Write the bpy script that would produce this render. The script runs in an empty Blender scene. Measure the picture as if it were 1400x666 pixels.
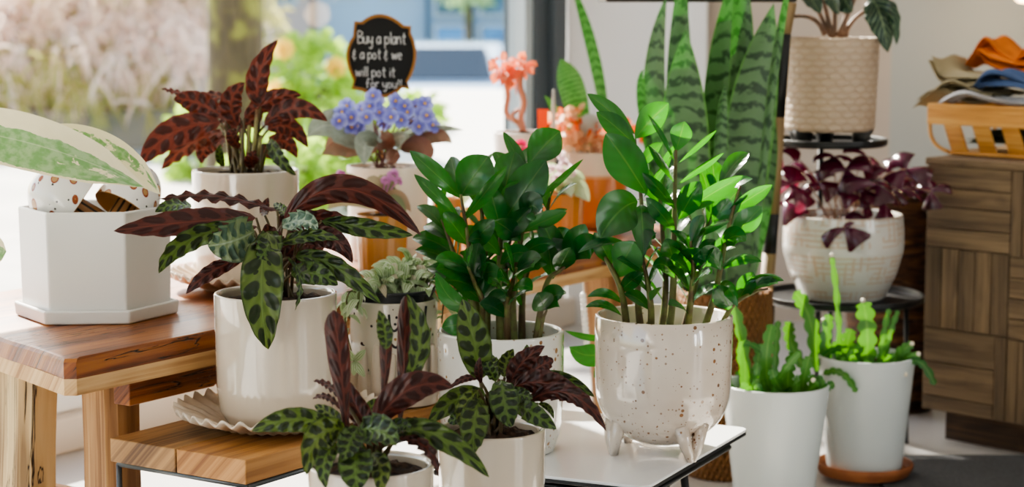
import bpy, math, random
from mathutils import Vector, Matrix
PI = math.pi
S = bpy.context.scene
COL = S.collection
rnd = random.Random(7)
# ------------------------------------------------------------------ camera
HC, FP = 0.845, 2735.0
PITCH = math.atan(333 / FP)
CAM = Vector((0, 0, HC))
cd = bpy.data.cameras.new('camera'); cam = bpy.data.objects.new('camera', cd); COL.objects.link(cam)
cam.location = CAM; cam.rotation_euler = (PI / 2 - PITCH, 0, 0)
cd.sensor_width = 36; cd.lens = FP / 1400 * 36; cd.clip_end = 400
cd.dof.use_dof = True; cd.dof.focus_distance = 2.5; cd.dof.aperture_fstop = 5.2; cd.dof.aperture_blades = 0
S.camera = cam
Fw = Vector((0, math.cos(PITCH), -math.sin(PITCH))); Up = Vector((0, math.sin(PITCH), math.cos(PITCH)))
def P(px, py, d):
    r = Fw + Vector(((px - 700) / FP, 0, 0)) + Up * ((333 - py) / FP)
    return CAM + r * (d / r.y)
def W(w, d): return w * d / FP          # pixels to metres at depth d

# ------------------------------------------------------------------ materials
def lin(c):
    if isinstance(c, str):
        c = [int(c[i:i + 2], 16) for i in (1, 3, 5)]
    f = lambda x: (x / 12.92 if x <= .04045 else ((x + .055) / 1.055) ** 2.4)
    return tuple(f(x / 255) for x in c) + (1,)
class X:
    """a node socket with arithmetic"""
    def __init__(s, m, k): s.m, s.k = m, k
    def _(s, op, *a): return s.m.math(op, s, *a)
    def __add__(s, o): return s._('ADD', o)
    def __radd__(s, o): return s._('ADD', o)
    def __sub__(s, o): return s._('SUBTRACT', o)
    def __rsub__(s, o): return s.m.math('SUBTRACT', o, s)
    def __mul__(s, o): return s._('MULTIPLY', o)
    def __rmul__(s, o): return s._('MULTIPLY', o)
    def __truediv__(s, o): return s._('DIVIDE', o)
    def __lt__(s, o): return s._('LESS_THAN', o)
    def __gt__(s, o): return s._('GREATER_THAN', o)
    def abs(s): return s._('ABSOLUTE')
    def fract(s): return s._('FRACT')
    def floor(s): return s._('FLOOR')
    def sin(s): return s._('SINE')
    def pow(s, e): return s._('POWER', e)
    def smooth(s, a, b):
        n = s.m.node('ShaderNodeMapRange'); n.interpolation_type = 'SMOOTHSTEP'
        s.m.put(n.inputs[0], s); s.m.put(n.inputs[1], a); s.m.put(n.inputs[2], b)
        return X(s.m, n.outputs[0])
class M:
    def __init__(s, name):
        s.mat = bpy.data.materials.new(name); s.mat.use_nodes = True
        s.t = s.mat.node_tree; s.t.nodes.clear()
        s.out = s.node('ShaderNodeOutputMaterial')
    def node(s, t): return s.t.nodes.new(t)
    def put(s, sock, v):
        if isinstance(v, X): s.t.links.new(v.k, sock)
        elif v is not None: sock.default_value = v
    def math(s, op, *a):
        n = s.node('ShaderNodeMath'); n.operation = op
        for i, v in enumerate(a): s.put(n.inputs[i], v)
        return X(s, n.outputs[0])
    def uv(s):
        n = s.node('ShaderNodeUVMap'); q = s.node('ShaderNodeSeparateXYZ'); s.t.links.new(n.outputs[0], q.inputs[0])
        return X(s, q.outputs[0]), X(s, q.outputs[1]), X(s, n.outputs[0])
    def obj(s): return X(s, s.node('ShaderNodeTexCoord').outputs['Object'])
    def xyz(s, v):
        q = s.node('ShaderNodeSeparateXYZ'); s.put(q.inputs[0], v)
        return [X(s, o) for o in q.outputs]
    def comb(s, x=0., y=0., z=0.):
        q = s.node('ShaderNodeCombineXYZ')
        for i, v in enumerate((x, y, z)): s.put(q.inputs[i], v)
        return X(s, q.outputs[0])
    def scale(s, v, sc):
        n = s.node('ShaderNodeVectorMath'); n.operation = 'MULTIPLY'; s.put(n.inputs[0], v); n.inputs[1].default_value = sc
        return X(s, n.outputs[0])
    def noise(s, vec=None, sc=5., det=3., dist=0., rough=.55):
        n = s.node('ShaderNodeTexNoise'); s.put(n.inputs['Vector'], vec)
        n.inputs['Scale'].default_value = sc; n.inputs['Detail'].default_value = det
        n.inputs['Distortion'].default_value = dist; n.inputs['Roughness'].default_value = rough
        return X(s, n.outputs[0])
    def voro(s, vec=None, sc=5., feat='F1'):
        n = s.node('ShaderNodeTexVoronoi'); n.feature = feat; s.put(n.inputs['Vector'], vec); n.inputs['Scale'].default_value = sc
        return X(s, n.outputs['Distance']), X(s, n.outputs['Color'])
    def island(s):
        n = s.node('ShaderNodeNewGeometry'); return X(s, n.outputs['Random Per Island'])
    def back(s):
        n = s.node('ShaderNodeNewGeometry'); return X(s, n.outputs['Backfacing'])
    def mix(s, f, a, b):
        n = s.node('ShaderNodeMix'); n.data_type = 'RGBA'
        s.put(n.inputs[0], f); s.put(n.inputs[6], a); s.put(n.inputs[7], b)
        return X(s, n.outputs[2])
    def ramp(s, f, *st):
        n = s.node('ShaderNodeValToRGB'); e = n.color_ramp.elements
        while len(e) < len(st): e.new(.5)
        for q, (p, c) in zip(e, st): q.position = p; q.color = c
        s.put(n.inputs[0], f); return X(s, n.outputs[0])
    def bump(s, h, st=.3, dist=.01):
        n = s.node('ShaderNodeBump'); n.inputs['Strength'].default_value = st; n.inputs['Distance'].default_value = dist
        s.put(n.inputs['Height'], h); return X(s, n.outputs[0])
    def bsdf(s, col, rough=.5, normal=None, metal=0., coat=0., spec=.5, sss=0., trans=None, tcol=None, alpha=None, emit=None, es=0.):
        n = s.node('ShaderNodeBsdfPrincipled'); I = n.inputs
        s.put(I['Base Color'], col); s.put(I['Roughness'], rough); s.put(I['Metallic'], metal); s.put(I['Normal'], normal)
        s.put(I['Specular IOR Level'], spec); s.put(I['Coat Weight'], coat); I['Coat Roughness'].default_value = .04; I['Coat IOR'].default_value = 1.75
        if emit is not None: s.put(I['Emission Color'], emit); s.put(I['Emission Strength'], es)
        sh = n.outputs[0]
        if trans:
            t = s.node('ShaderNodeBsdfTranslucent'); s.put(t.inputs[0], tcol if tcol is not None else col)
            x = s.node('ShaderNodeMixShader'); s.put(x.inputs[0], trans)
            s.t.links.new(sh, x.inputs[1]); s.t.links.new(t.outputs[0], x.inputs[2]); sh = x.outputs[0]
        s.t.links.new(sh, s.out.inputs[0]); return s.mat
def plain(name, c, rough=.5, **k): 
    m = M(name); return m.bsdf(lin(c), rough, **k)
def mottled(name, a, b, sc=8, rough=.8, bump=.2, **k):
    m = M(name); n = m.noise(m.obj(), sc, 5)
    return m.bsdf(m.mix(n.smooth(.35, .65), lin(a), lin(b)), rough, m.bump(n, bump), **k)
def wood(name, a, b, c, gs=1., rough=.55, crack=0., coat=0., var=.5, soft=0.):
    """grain runs along UV u (metres)"""
    m = M(name); u, v, uv = m.uv(); isl = m.island()
    off = m.comb(isl * 13.7, isl * 7.3)
    n1 = m.node('ShaderNodeVectorMath'); n1.operation = 'ADD'; m.put(n1.inputs[0], uv); m.put(n1.inputs[1], off); q = X(m, n1.outputs[0])
    warp = m.noise(m.scale(q, (4 * gs, 14 * gs, 1)), 1, 3, .6)
    fine = m.noise(m.scale(q, (5 * gs, 170 * gs, 1)), 1, 5, .5)
    rings = ((m.xyz(q)[1] * (110 * gs) + warp * 9).sin() * .5 + .5)
    f = (rings * .16 + fine * .66 + warp * .26)
    col = m.ramp(f, (.40, lin(a)), (.53, lin(b)), (.66, lin(c)))
    col = m.mix(soft, col, lin(b)); col = m.mix(isl * var, col, m.mix(.55, col, lin(a)))
    h = fine * .6 + rings * .2
    if crack:
        cr = m.noise(m.scale(q, (3, 40, 1)), 1, 4, 1.2)
        k = (cr - .5).abs().smooth(.008 * crack, .001 * crack)
        k2 = m.noise(m.scale(q, (3, 9, 1)), 1, 2) > .52
        k = k * k2
        col = m.mix(k, col, lin((38, 22, 14))); h = h - k * 2.
    return m.bsdf(col, rough, m.bump(h, .5, .003), coat=coat)
# ------------------------------------------------------------------ mesh builder
class MB:
    def __init__(s): s.v, s.f, s.uv, s.mi = [], [], [], []
    def add(s, vs, fs, uvs=None, m=0):
        b = len(s.v); s.v += [Vector(v) for v in vs]; s.uv += uvs or [(0, 0)] * len(vs)
        s.f += [tuple(b + i for i in f) for f in fs]; s.mi += [m] * len(fs)
    def build(s, name, mats, parent=None, smooth=True, bevel=0, solid=0, flat_angle=None, sub=0):
        me = bpy.data.meshes.new(name)
        o = bpy.data.objects.new(name, me)
        org = Vector((0, 0, 0))
        if parent is not None:
            org = parent['_o'] if '_o' in parent else (0, 0, 0); org = Vector(org); o['_o'] = tuple(org); o.parent = parent
        me.from_pydata([v - org for v in s.v], [], s.f)
        l = me.uv_layers.new(name='UVMap')
        ix = [0] * len(me.loops); me.loops.foreach_get('vertex_index', ix)
        fl = []
        for i in ix: fl += s.uv[i]
        l.data.foreach_set('uv', fl)
        for x in (mats if isinstance(mats, (list, tuple)) else [mats]): me.materials.append(getattr(x, "mat", x))
        me.polygons.foreach_set('material_index', s.mi)
        me.polygons.foreach_set('use_smooth', [smooth] * len(me.polygons))
        me.update()
        if bevel:
            b = o.modifiers.new('bevel', 'BEVEL'); b.width = bevel; b.segments = 3; b.limit_method = 'ANGLE'; b.angle_limit = .6
        if sub:
            b = o.modifiers.new('sub', 'SUBSURF'); b.levels = sub; b.render_levels = sub
        if solid:
            b = o.modifiers.new('solid', 'SOLIDIFY'); b.thickness = solid; b.offset = 0
        if smooth and flat_angle: 
            me.set_sharp_from_angle(angle=flat_angle)
        COL.objects.link(o); return o
def tag(o, label, cat, group=None, kind=None):
    if label: o['label'] = label
    if cat: o['category'] = cat
    if group: o['group'] = group
    if kind: o['kind'] = kind
    return o
def thing(name, loc, label, cat, group=None):
    o = bpy.data.objects.new(name, None); o.empty_display_size = .05; COL.objects.link(o)
    o.location = loc; o['_o'] = tuple(loc); return tag(o, label, cat, group)
def struct(o): o['kind'] = 'structure'; return o
def lathe(mb, prof, c, seg=72, m=0, fn=None, axis=None):
    """profile [(r, z)] turned about a vertical axis through c"""
    c = Vector(c); vs, fs, uv = [], [], []
    L = [0.]
    for a, b in zip(prof, prof[1:]): L.append(L[-1] + math.dist(a, b))
    for i, (r, z) in enumerate(prof):
        for j in range(seg + 1):
            t = 2 * PI * j / seg; rr = r if fn is None else fn(r, z, t, i); zz = z
            if isinstance(rr, tuple): rr, zz = rr
            p = Vector((rr * math.cos(t), rr * math.sin(t), zz))
            if axis is not None: p = axis @ p
            vs.append(c + p); uv.append((j / seg, L[i]))
    for i in range(len(prof) - 1):
        for j in range(seg):
            a = i * (seg + 1) + j; fs.append((a, a + 1, a + seg + 2, a + seg + 1))
    mb.add(vs, fs, uv, m)
def fillet(pts, r=.004, n=4):
    out = [pts[0]]
    for a, b, c in zip(pts, pts[1:], pts[2:]):
        a, b, c = Vector(a), Vector(b), Vector(c)
        ra = min(r, (a - b).length * .45, (c - b).length * .45)
        if ra < 1e-6: out.append(tuple(b)); continue
        p, q = b + (a - b).normalized() * ra, b + (c - b).normalized() * ra
        for i in range(n + 1):
            t = i / n; out.append(tuple(p * (1 - t) ** 2 + b * 2 * t * (1 - t) + q * t * t))
    out.append(pts[-1]); return out
def tube(mb, pts, rad, seg=8, m=0, cap=True, flat=1.):
    pts = [Vector(p) for p in pts]; n = len(pts)
    if not isinstance(rad, (list, tuple)): rad = [rad] * n
    T = [(pts[min(i + 1, n - 1)] - pts[max(i - 1, 0)]).normalized() for i in range(n)]
    N = T[0].orthogonal().normalized(); vs, fs, uv = [], [], []; L = 0
    for i in range(n):
        if i: L += (pts[i] - pts[i - 1]).length
        N = (N - T[i] * N.dot(T[i])).normalized(); B = T[i].cross(N)
        for j in range(seg):
            a = 2 * PI * j / seg; vs.append(pts[i] + (N * math.cos(a) + B * math.sin(a) * flat) * rad[i]); uv.append((L, j / seg * .06))
    for i in range(n - 1):
        for j in range(seg):
            k = (j + 1) % seg; fs.append((i * seg + j, i * seg + k, (i + 1) * seg + k, (i + 1) * seg + j))
    if cap: fs += [tuple(range(seg))[::-1], tuple(range((n - 1) * seg, n * seg))]
    mb.add(vs, fs, uv, m)
def bez(a, m, b, n=10):
    a, m, b = Vector(a), Vector(m), Vector(b); c = m * 2 - (a + b) / 2
    return [a * (1 - t) ** 2 + c * 2 * t * (1 - t) + b * t * t for t in [i / n for i in range(n + 1)]]
def catmull(pts, n=6):
    pts = [Vector(p) for p in pts]; q = [pts[0] * 2 - pts[1]] + pts + [pts[-1] * 2 - pts[-2]]; out = []
    for i in range(1, len(q) - 2):
        a, b, c, d = q[i - 1:i + 3]
        for k in range(n):
            t = k / n; out.append(.5 * (2 * b + (c - a) * t + (2 * a - 5 * b + 4 * c - d) * t * t + (3 * b - a - 3 * c + d) * t ** 3))
    return out + [pts[-1]]
def box(mb, o, a, b, c, m=0, long=0):
    """box from corner o with edge vectors a, b, c; UV u runs along edge number long (metres)"""
    o, E = Vector(o), [Vector(a), Vector(b), Vector(c)]
    if E[0].cross(E[1]).dot(E[2]) < 0: o = o + E[2]; E[2] = -E[2]
    ln = [e.length for e in E]
    quads = [((0, 1, 0), 0, 1, -1), ((0, 0, 1), 0, 1, 1), ((0, 0, 0), 0, 2, 1), ((0, 1, 0), 0, 2, -1), ((0, 0, 0), 1, 2, -1), ((1, 0, 0), 1, 2, 1)]
    idx = [(0,0,0),(1,0,0),(1,1,0),(0,1,0),(0,0,1),(1,0,1),(1,1,1),(0,1,1)]
    F = [(0,3,2,1),(4,5,6,7),(0,1,5,4),(2,3,7,6),(1,2,6,5),(3,0,4,7)]
    oth = [i for i in range(3) if i != long]
    r = rnd.random() * 3
    vs, uvs = [], []
    for p in idx:
        vs.append(o + E[0] * p[0] + E[1] * p[1] + E[2] * p[2])
        uvs.append((p[long] * ln[long] + r, p[oth[0]] * ln[oth[0]] + p[oth[1]] * ln[oth[1]] + r))
    mb.add(vs, F, uvs, m)
def prism(mb, poly, o, ex, ey, ez, m=0):
    """polygon (x, y) in plane o, ex, ey extruded by ez; UV = the polygon's own coordinates"""
    o, ex, ey, ez = Vector(o), Vector(ex), Vector(ey), Vector(ez); n = len(poly)
    vs = [o + ex * x + ey * y for x, y in poly]; vs += [v + ez for v in vs]
    k = .5 if ez.length == 0 else 1
    uv = [(x, y) for x, y in poly] + [(x + .01, y + ez.length) for x, y in poly]
    fs = [tuple(range(n))[::-1], tuple(range(n, 2 * n))] + [(i, (i + 1) % n, n + (i + 1) % n, n + i) for i in range(n)]
    if ex.cross(ey).dot(ez) < 0: fs = [f[::-1] for f in fs]
    mb.add(vs, fs, uv, m)
# ------------------------------------------------------------------ leaves
def sm(x): x = min(1, max(0, x)); return x * x * (3 - 2 * x)
PROF = {
    'cal': lambda v: max(0, math.sin(PI * v ** .82)) ** .72,
    'zz': lambda v: max(0, math.sin(PI * v ** 1.12)) ** .8,
    'round': lambda v: max(0, math.sin(PI * v)) ** .5,
    'snake': lambda v: (.55 + .45 * sm(v / .5)) * (1 if v < .6 else max(0, 1 - ((v - .6) / .4) ** 2.0)) ,
    'club': lambda v: (.28 + .72 * sm(v / .62)) * (1 if v < .8 else max(0, 1 - ((v - .8) / .2) ** 2) ** .6),
    'rub': lambda v: max(0, math.sin(PI * v ** .95)) ** .62 * (1 if v < .82 else 1 - .45 * ((v - .82) / .18) ** .8),
    'tri': lambda v: (.12 + .88 * v) if v < .93 else max(.0, 1 - ((v - .93) / .07) ** 2 * .25),
    'cact': lambda v: (.52 + .48 * abs(math.sin(v * PI * 5.5)) ** .8) * (1 if v < .93 else math.sqrt(max(0, 1 - ((v - .93) / .07) ** 2))) * min(1, .4 + v * 5),
}
def leaf(mb, b, m, t, w, roll=0, under=False, prof='cal', n=22, k=8, wave=0., cyc=5, cup=.12, mat=0, twist=0, nrm=None, ph=None):
    c = bez(b, m, t, n); f = PROF[prof]; ph = rnd.random() * 6 if ph is None else ph
    vs, fs, uv = [], [], []; roll = math.radians(roll); twist = math.radians(twist)
    for i, p in enumerate(c):
        v = i / n; T = (c[min(i + 1, n)] - c[max(i - 1, 0)]).normalized()
        N = Vector(nrm) if nrm is not None else (CAM - p).normalized()
        N = N - T * N.dot(T)
        N = N.normalized() if N.length > 1e-4 else T.orthogonal().normalized()
        Sd = T.cross(N); r = roll + twist * (v - .5)
        N, Sd = N * math.cos(r) + Sd * math.sin(r), Sd * math.cos(r) - N * math.sin(r)
        if under: N, Sd = -N, -Sd
        h = w * .5 * f(v)
        for j in range(k + 1):
            u = -1 + 2 * j / k
            z = h * (cup * u * u) + w * .5 * wave * min(1, f(v) * 1.4) * math.sin(2 * PI * cyc * v + ph + (1.4 if u > 0 else 0)) * abs(u) ** 1.6
            vs.append(p + Sd * (u * h) + N * z); uv.append((j / k, v))
    for i in range(n):
        for j in range(k):
            a = i * (k + 1) + j; fs.append((a, a + 1, a + k + 2, a + k + 1))
    mb.add(vs, fs, uv, mat)
# ------------------------------------------------------------------ shared materials
def calathea_mat(name, g1, g2, dk, r1, r2):
    m = M(name); u, v, _ = m.uv(); isl = m.island()
    s = (u * 2 - 1); au = s.abs(); side = s > 0
    ns = m.noise(m.comb(u * 3 + isl * 9, v * 9), 1, 3)
    def ovals(n, ph, rv, ru, cu, sl):
        t = v * n - au * sl + side * .5 + ph + isl
        q = (t.fract() - .5) / rv; k = (au - cu) / ru
        return (q * q + k * k + (ns - .5) * .45)
    a = ovals(5.2, 0, .34, .40, .50, .55); b = ovals(5.6, .5, .10, .12, .30, .55)
    o = m.math('MINIMUM', a, b).smooth(1.25, .75)
    rib = (au - .03).smooth(.03, .0)
    edge = (au + (ns - .5) * .1).smooth(.86, .97)
    o = o * v.smooth(.02, .1)
    vein = ((v * 42 - au * 14).sin() * .5 + .5)
    top = m.mix(ns, lin(g1), lin(g2)); top = m.mix(isl.smooth(.35, 1.) * .6, top, lin('#7d8640')); top = m.mix(vein * .22, top, lin(dk))
    top = m.mix(m.math('MAXIMUM', o, edge * .85) * .93, top, lin(dk)); top = m.mix(rib * .5, top, lin(g2))
    un = m.mix(ns, lin(r1), lin(r2)); un = m.mix(vein * .18, un, lin('#2a1212'))
    un = m.mix(o * .8, un, lin('#2c1716')); un = m.mix(rib * .35, un, lin('#8a4a3a'))
    col = m.mix(m.back(), top, un)
    tc = m.mix(o * .75, m.mix(m.back(), lin('#4f661e'), lin('#6a3020')), lin('#22100c'))
    return m.bsdf(col, .28, m.bump(vein * .6 + rib, .38, .0025), trans=.27, tcol=tc, spec=.45)
MAT_CAL = calathea_mat('calathea_leaf', '#46612e', '#647e3e', '#1b2b1e', '#412625', '#59312b')
MAT_CAL_RED = calathea_mat('calathea_leaf_backlit', '#46602e', '#647c3c', '#1c2b1e', '#5c2b23', '#7d3f31')  # redder, lighter undersides paint the backlight into the leaf colour
MAT_CAL_SHEEN = calathea_mat('calathea_leaf_sheen', '#8aa590', '#b6c8b8', '#4f6e5e', '#412625', '#59312b')  # pale silvery greens paint the gloss of shiny leaves into the colour
def petiole_mat():
    m = M('petiole'); return m.bsdf(m.mix(m.noise(m.obj(), 30), lin('#4a2a22'), lin('#5f5a30')), .45)
MAT_PET = petiole_mat()
def zz_mat():
    m = M('zz_leaf'); u, v, _ = m.uv(); isl = m.island(); au = (u * 2 - 1).abs()
    rib = au.smooth(.07, .01); vein = ((v * 34 - au * 9).sin() * .5 + .5)
    c = m.mix(isl, lin('#082a1a'), lin('#124426')); c = m.mix(vein * .2 + rib * .4, c, lin('#27603a'))
    c = m.mix(m.back(), c, lin('#3a6640'))
    return m.bsdf(c, .24, m.bump(rib + vein * .3, .2, .002), trans=.22, tcol=m.mix(rib, lin('#55c01c'), lin('#90d830')), spec=.6)
MAT_ZZ = zz_mat()
MAT_CANE = mottled('zz_cane', '#6a743c', '#54422a', 40, .5, .1)
def snake_mat():
    m = M('snake_leaf'); u, v, _ = m.uv(); isl = m.island(); au = (u * 2 - 1).abs()
    ns = m.noise(m.comb(u * 2.2 + isl * 9, v * 16 + isl * 5), 1, 4, 1.); n2 = m.noise(m.comb(u * 5, v * 70 + isl * 9), 1, 3)
    b = (v * 115 + ns * 9 + au * 2. + isl * 5).sin()
    b = (b * .6 + (n2 - .5) * 1.6 + (ns - .5) * 1.2).smooth(.05, .5)
    c = m.mix(b * .85, m.mix(ns, lin('#66865e'), lin('#4e7048')), lin('#182e22'))
    c = m.mix(au.smooth(.88, .97) * .7, c, lin('#5f9a3c'))  # brighter margins paint in light glowing through the leaf edges
    return m.bsdf(c, .42, trans=.07, tcol=lin('#3fa020'))
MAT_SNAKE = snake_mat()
def speckled(name, base, tint, spk, sc=1.):
    m = M(name); o = m.obj(); n = m.noise(o, 9, 3)
    d1, c1 = m.voro(o, 115 * sc); d2, c2 = m.voro(o, 210 * sc)
    r1 = m.xyz(c1); r2 = m.xyz(c2); cl = m.noise(o, 7, 2).smooth(.3, .75)
    k = (d1 < (r1[1] * .30 + .06)) * (r1[0] < (cl * .5 + .08)); k2 = (d2 < (r2[1] * .28 + .06)) * (r2[0] < (cl * .55 + .14))
    c = m.mix(n.smooth(.3, .7), lin(base), lin(tint))
    c = m.mix(m.math('MAXIMUM', k, k2 * .75), c, m.mix(r1[2], lin(spk), lin('#8a5c30')))
    return m.bsdf(c, .16, m.bump(m.noise(o, 40, 2), .15, .003), coat=1., spec=.6)
MAT_SPECK = speckled('speckled_glaze', '#d8ccbf', '#c9b9a9', '#6b4526')
MAT_SPECK2 = speckled('pale_speckled_glaze', '#dcdcd6', '#d2cfc6', '#9a7444', .8)
def ivory():
    m = M('ivory_glaze'); o = m.obj(); n = m.noise(m.scale(o, (18, 18, 3)), 1, 3)
    return m.bsdf(m.mix(n, lin('#d9cdbb'), lin('#c9baa6')), .14, m.bump(n, .25, .004), coat=1., spec=.7)
MAT_IVORY = ivory()
MAT_SOIL = mottled('potting_soil', '#1c130d', '#4a3322', 70, .95, .9)
MAT_WHITE = plain('matte_white_ceramic', '#e6e4e0', .35)
MAT_WPOT = plain('white_glazed_pot', '#ccd3d3', .25)
MAT_BLACK = plain('black_metal', '#17181a', .4)
MAT_WIRE = plain('grey_steel_wire', '#5c6063', .35, metal=.7)
MAT_TERRA = mottled('terracotta', '#a8693f', '#8f5633', 20, .7, .1)
MAT_BENCH = wood('bench_slab', '#57290f', '#8a4c20', '#a8692f', .6, .42, crack=2.2, coat=.1)
MAT_BENCH2 = wood('bench_pale_layer', '#9c7248', '#c59d6c', '#d9b686', .7, .6)
MAT_LEG = wood('bench_leg', '#7a5433', '#a67c50', '#c09868', .6, .6)
MAT_LEGP = wood('bench_leg_pale', '#8c7150', '#cdb184', '#dfc89c', .5, .6, crack=1.6)
MAT_PINE = wood('pine_plank', '#5c4028', '#8f6a42', '#b48a58', .5, .55)
MAT_PINE2 = wood('orange_pine_plank', '#80502a', '#b07c44', '#c8945a', .5, .5)
MAT_PATCH = wood('patchwork_wood', '#43372a', '#7a654c', '#978062', 1.3, .7, var=.9, soft=.45)
MAT_DARKW = wood('dark_plinth_wood', '#2f2218', '#4d3826', '#63482f', .8, .7)
MAT_BAMB = wood('bamboo', '#b9803e', '#d49a52', '#e2b068', 1., .45)

# ------------------------------------------------------------------ plants
def soil(parent, c, r, mat=None):
    mb = MB(); n = 40; rr = random.Random(int(r * 1e5)); vs, fs = [Vector(c) + Vector((0, 0, .006))], []
    for i in range(1, 9):
        for j in range(n):
            a = 2 * PI * j / n; q = r * i / 8
            vs.append(Vector(c) + Vector((q * math.cos(a), q * math.sin(a), (rr.random() - .3) * .008 * (i < 8) + .006 * (1 - i / 8))))
    for j in range(n): fs.append((0, 1 + j, 1 + (j + 1) % n))
    for i in range(7):
        for j in range(n):
            a, b = 1 + i * n + j, 1 + i * n + (j + 1) % n; fs.append((a, a + n, b + n, b))
    mb.add(vs, fs); return mb.build('soil', mat or MAT_SOIL, parent)
def pot(parent, c, prof, mat, name='pot', seg=80, fn=None):
    mb = MB(); lathe(mb, prof, c, seg, fn=fn); return mb.build(name, mat, parent)
def cyl_prof(r0, r1, h, wall=.005, depth=.02, bot=.012):
    rs = lambda z: r0 + (r1 - r0) * z / h
    return fillet([(0, 0), (r0 - bot, 0), (rs(bot * .8), bot * .8), (r1, h), (r1 - wall, h), (rs(h * .5) - wall, h * .5), (0, h * .5)], .0035)
def calathea(parent, d, leaves, soil_c, mat, spread=.02):
    """leaves: (side, base, mid, tip, width px, roll, d mid, d tip, options)"""
    mb = MB()
    for L in leaves:
        side, b, m, t, w, roll, dm, dt = L[:8]; o = L[8] if len(L) > 8 else {}
        db = o.get('db', dm * .4)
        B, Mi, T = P(*b, d + db), P(*m, d + dm), P(*t, d + dt)
        leaf(mb, B, Mi, T, W(w, d), roll, side == 'u', o.get('p', 'cal'), 26, 10, o.get('wave', .16) * 1.5, o.get('cyc', 5) + 1, o.get('cup', .14), o.get('mat', 0), o.get('tw', 0))
        if o.get('pet', True):
            a = rnd.random() * 6.28; s = Vector(soil_c) + Vector((math.cos(a) * spread * rnd.random(), math.sin(a) * spread * rnd.random(), -.003))
            tan = (Mi - B).normalized(); L_ = (B - s).length
            mid = (s + B) / 2 + Vector((0, 0, L_ * .12)) 
            if tan.z > .5: mid = (s + B) / 2
            tube(mb, bez(s, mid, B, 8), [.0028 - .001 * i / 8 for i in range(9)], 6, 1)
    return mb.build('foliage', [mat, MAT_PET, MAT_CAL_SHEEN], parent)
def zz_stem(parent, path, leaves, auto=0, al=.07, aw=.026, start=.3, rad=.0045, seed=0, keep=1.):
    """path: world points from soil to tip; leaves: (base, mid, tip, width, roll, under) world; auto: pairs grown along the stem"""
    r = random.Random(seed); c = catmull(path, 8); n = len(c)
    mb = MB(); tube(mb, c, [rad * (1.25 - .85 * i / n) for i in range(n)], 8, 0)
    st = mb.build('stem', MAT_CANE, parent); lf = MB()
    for L in leaves: leaf(lf, L[0], L[1], L[2], L[3], L[4], L[5], 'zz', 18, 6, .03, 2, L[6] if len(L) > 6 else .22)
    for i in range(auto * 2):
        f = start + (1 - start) * (i + .5) / (auto * 2); k = min(n - 2, int(f * (n - 1))); p = c[k]
        T = (c[k + 1] - c[max(0, k - 1)]).normalized()
        sd = T.cross(Vector((0, -1, 0))); sd = sd.normalized() if sd.length > .1 else Vector((1, 0, 0)); nn = sd.cross(T)
        a = (0 if i % 2 else PI) + r.uniform(-.9, .9); out = sd * math.cos(a) + nn * math.sin(a)
        sp = .95 - .45 * f + r.uniform(-.15, .15); D = (T * math.cos(sp) + out * math.sin(sp)).normalized()
        l = al * (1 - .25 * abs(f - .55)) * r.uniform(.85, 1.15); tip = p + D * l + Vector((0, 0, -.12 * l)); mid = p + D * l * .5 + Vector((0, 0, .05 * l))
        leaf(lf, p, mid, tip, aw * r.uniform(.85, 1.15), r.uniform(-25, 25), False, 'zz', 16, 6, .03, 2, .22, nrm=T - D * T.dot(D) + Vector((0, -.25, .1)))
    if lf.v: lf.build('foliage', MAT_ZZ, st)
    return st
# ================================================================== the setting
BN = Vector((-.834, .552, 0)); BD = Vector((.552, .834, 0)); B0 = Vector((-.561, 2.4915, .394))   # bench line
def onwin(px, perp=.911):
    """point of the window plane seen at column px (floor level)"""
    k = (px - 700) / FP * 1.007
    y = (perp + BN.x * B0.x + BN.y * B0.y) / (BN.x * k + BN.y)
    return Vector((k * y, y, 0))
WR = onwin(775); WL = WR - BD * 5.2                                  # window from beside the camera to its right end
mfloor = M('concrete'); n_ = mfloor.noise(mfloor.obj(), 3, 5)
mfloor.bsdf(mfloor.mix(n_, lin('#c9c7c4'), lin('#b4b2b0')), .35, mfloor.bump(n_, .05))
mb = MB(); fc = [WL, WR, Vector((.55, WR.y + .01, 0)), Vector((.55, 6.6, 0)), Vector((4.5, 6.6, 0)), Vector((4.5, -1.6, 0)), Vector((WL.x, -1.6, 0))]
mb.add(fc, [tuple(range(len(fc)))[::-1]]); mb.add([v - Vector((0, 0, .1)) for v in fc], [tuple(range(len(fc)))]); struct(mb.build('floor', mfloor.mat, None, False))
mb = MB(); mb.add([v + Vector((0, 0, 2.75)) for v in fc], [tuple(range(len(fc)))]); mb.add([v + Vector((0, 0, 2.85)) for v in fc], [tuple(range(len(fc)))[::-1]])
struct(mb.build('ceiling', plain('ceiling_paint', '#dedcd8', .9), None, False))
mwall = plain('white_paint', '#e4e5e6', .8); mbeige = plain('beige_paint', '#bdb1a5', .8); mgrey = plain('warm_grey_paint', '#b0b3af', .85)
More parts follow.
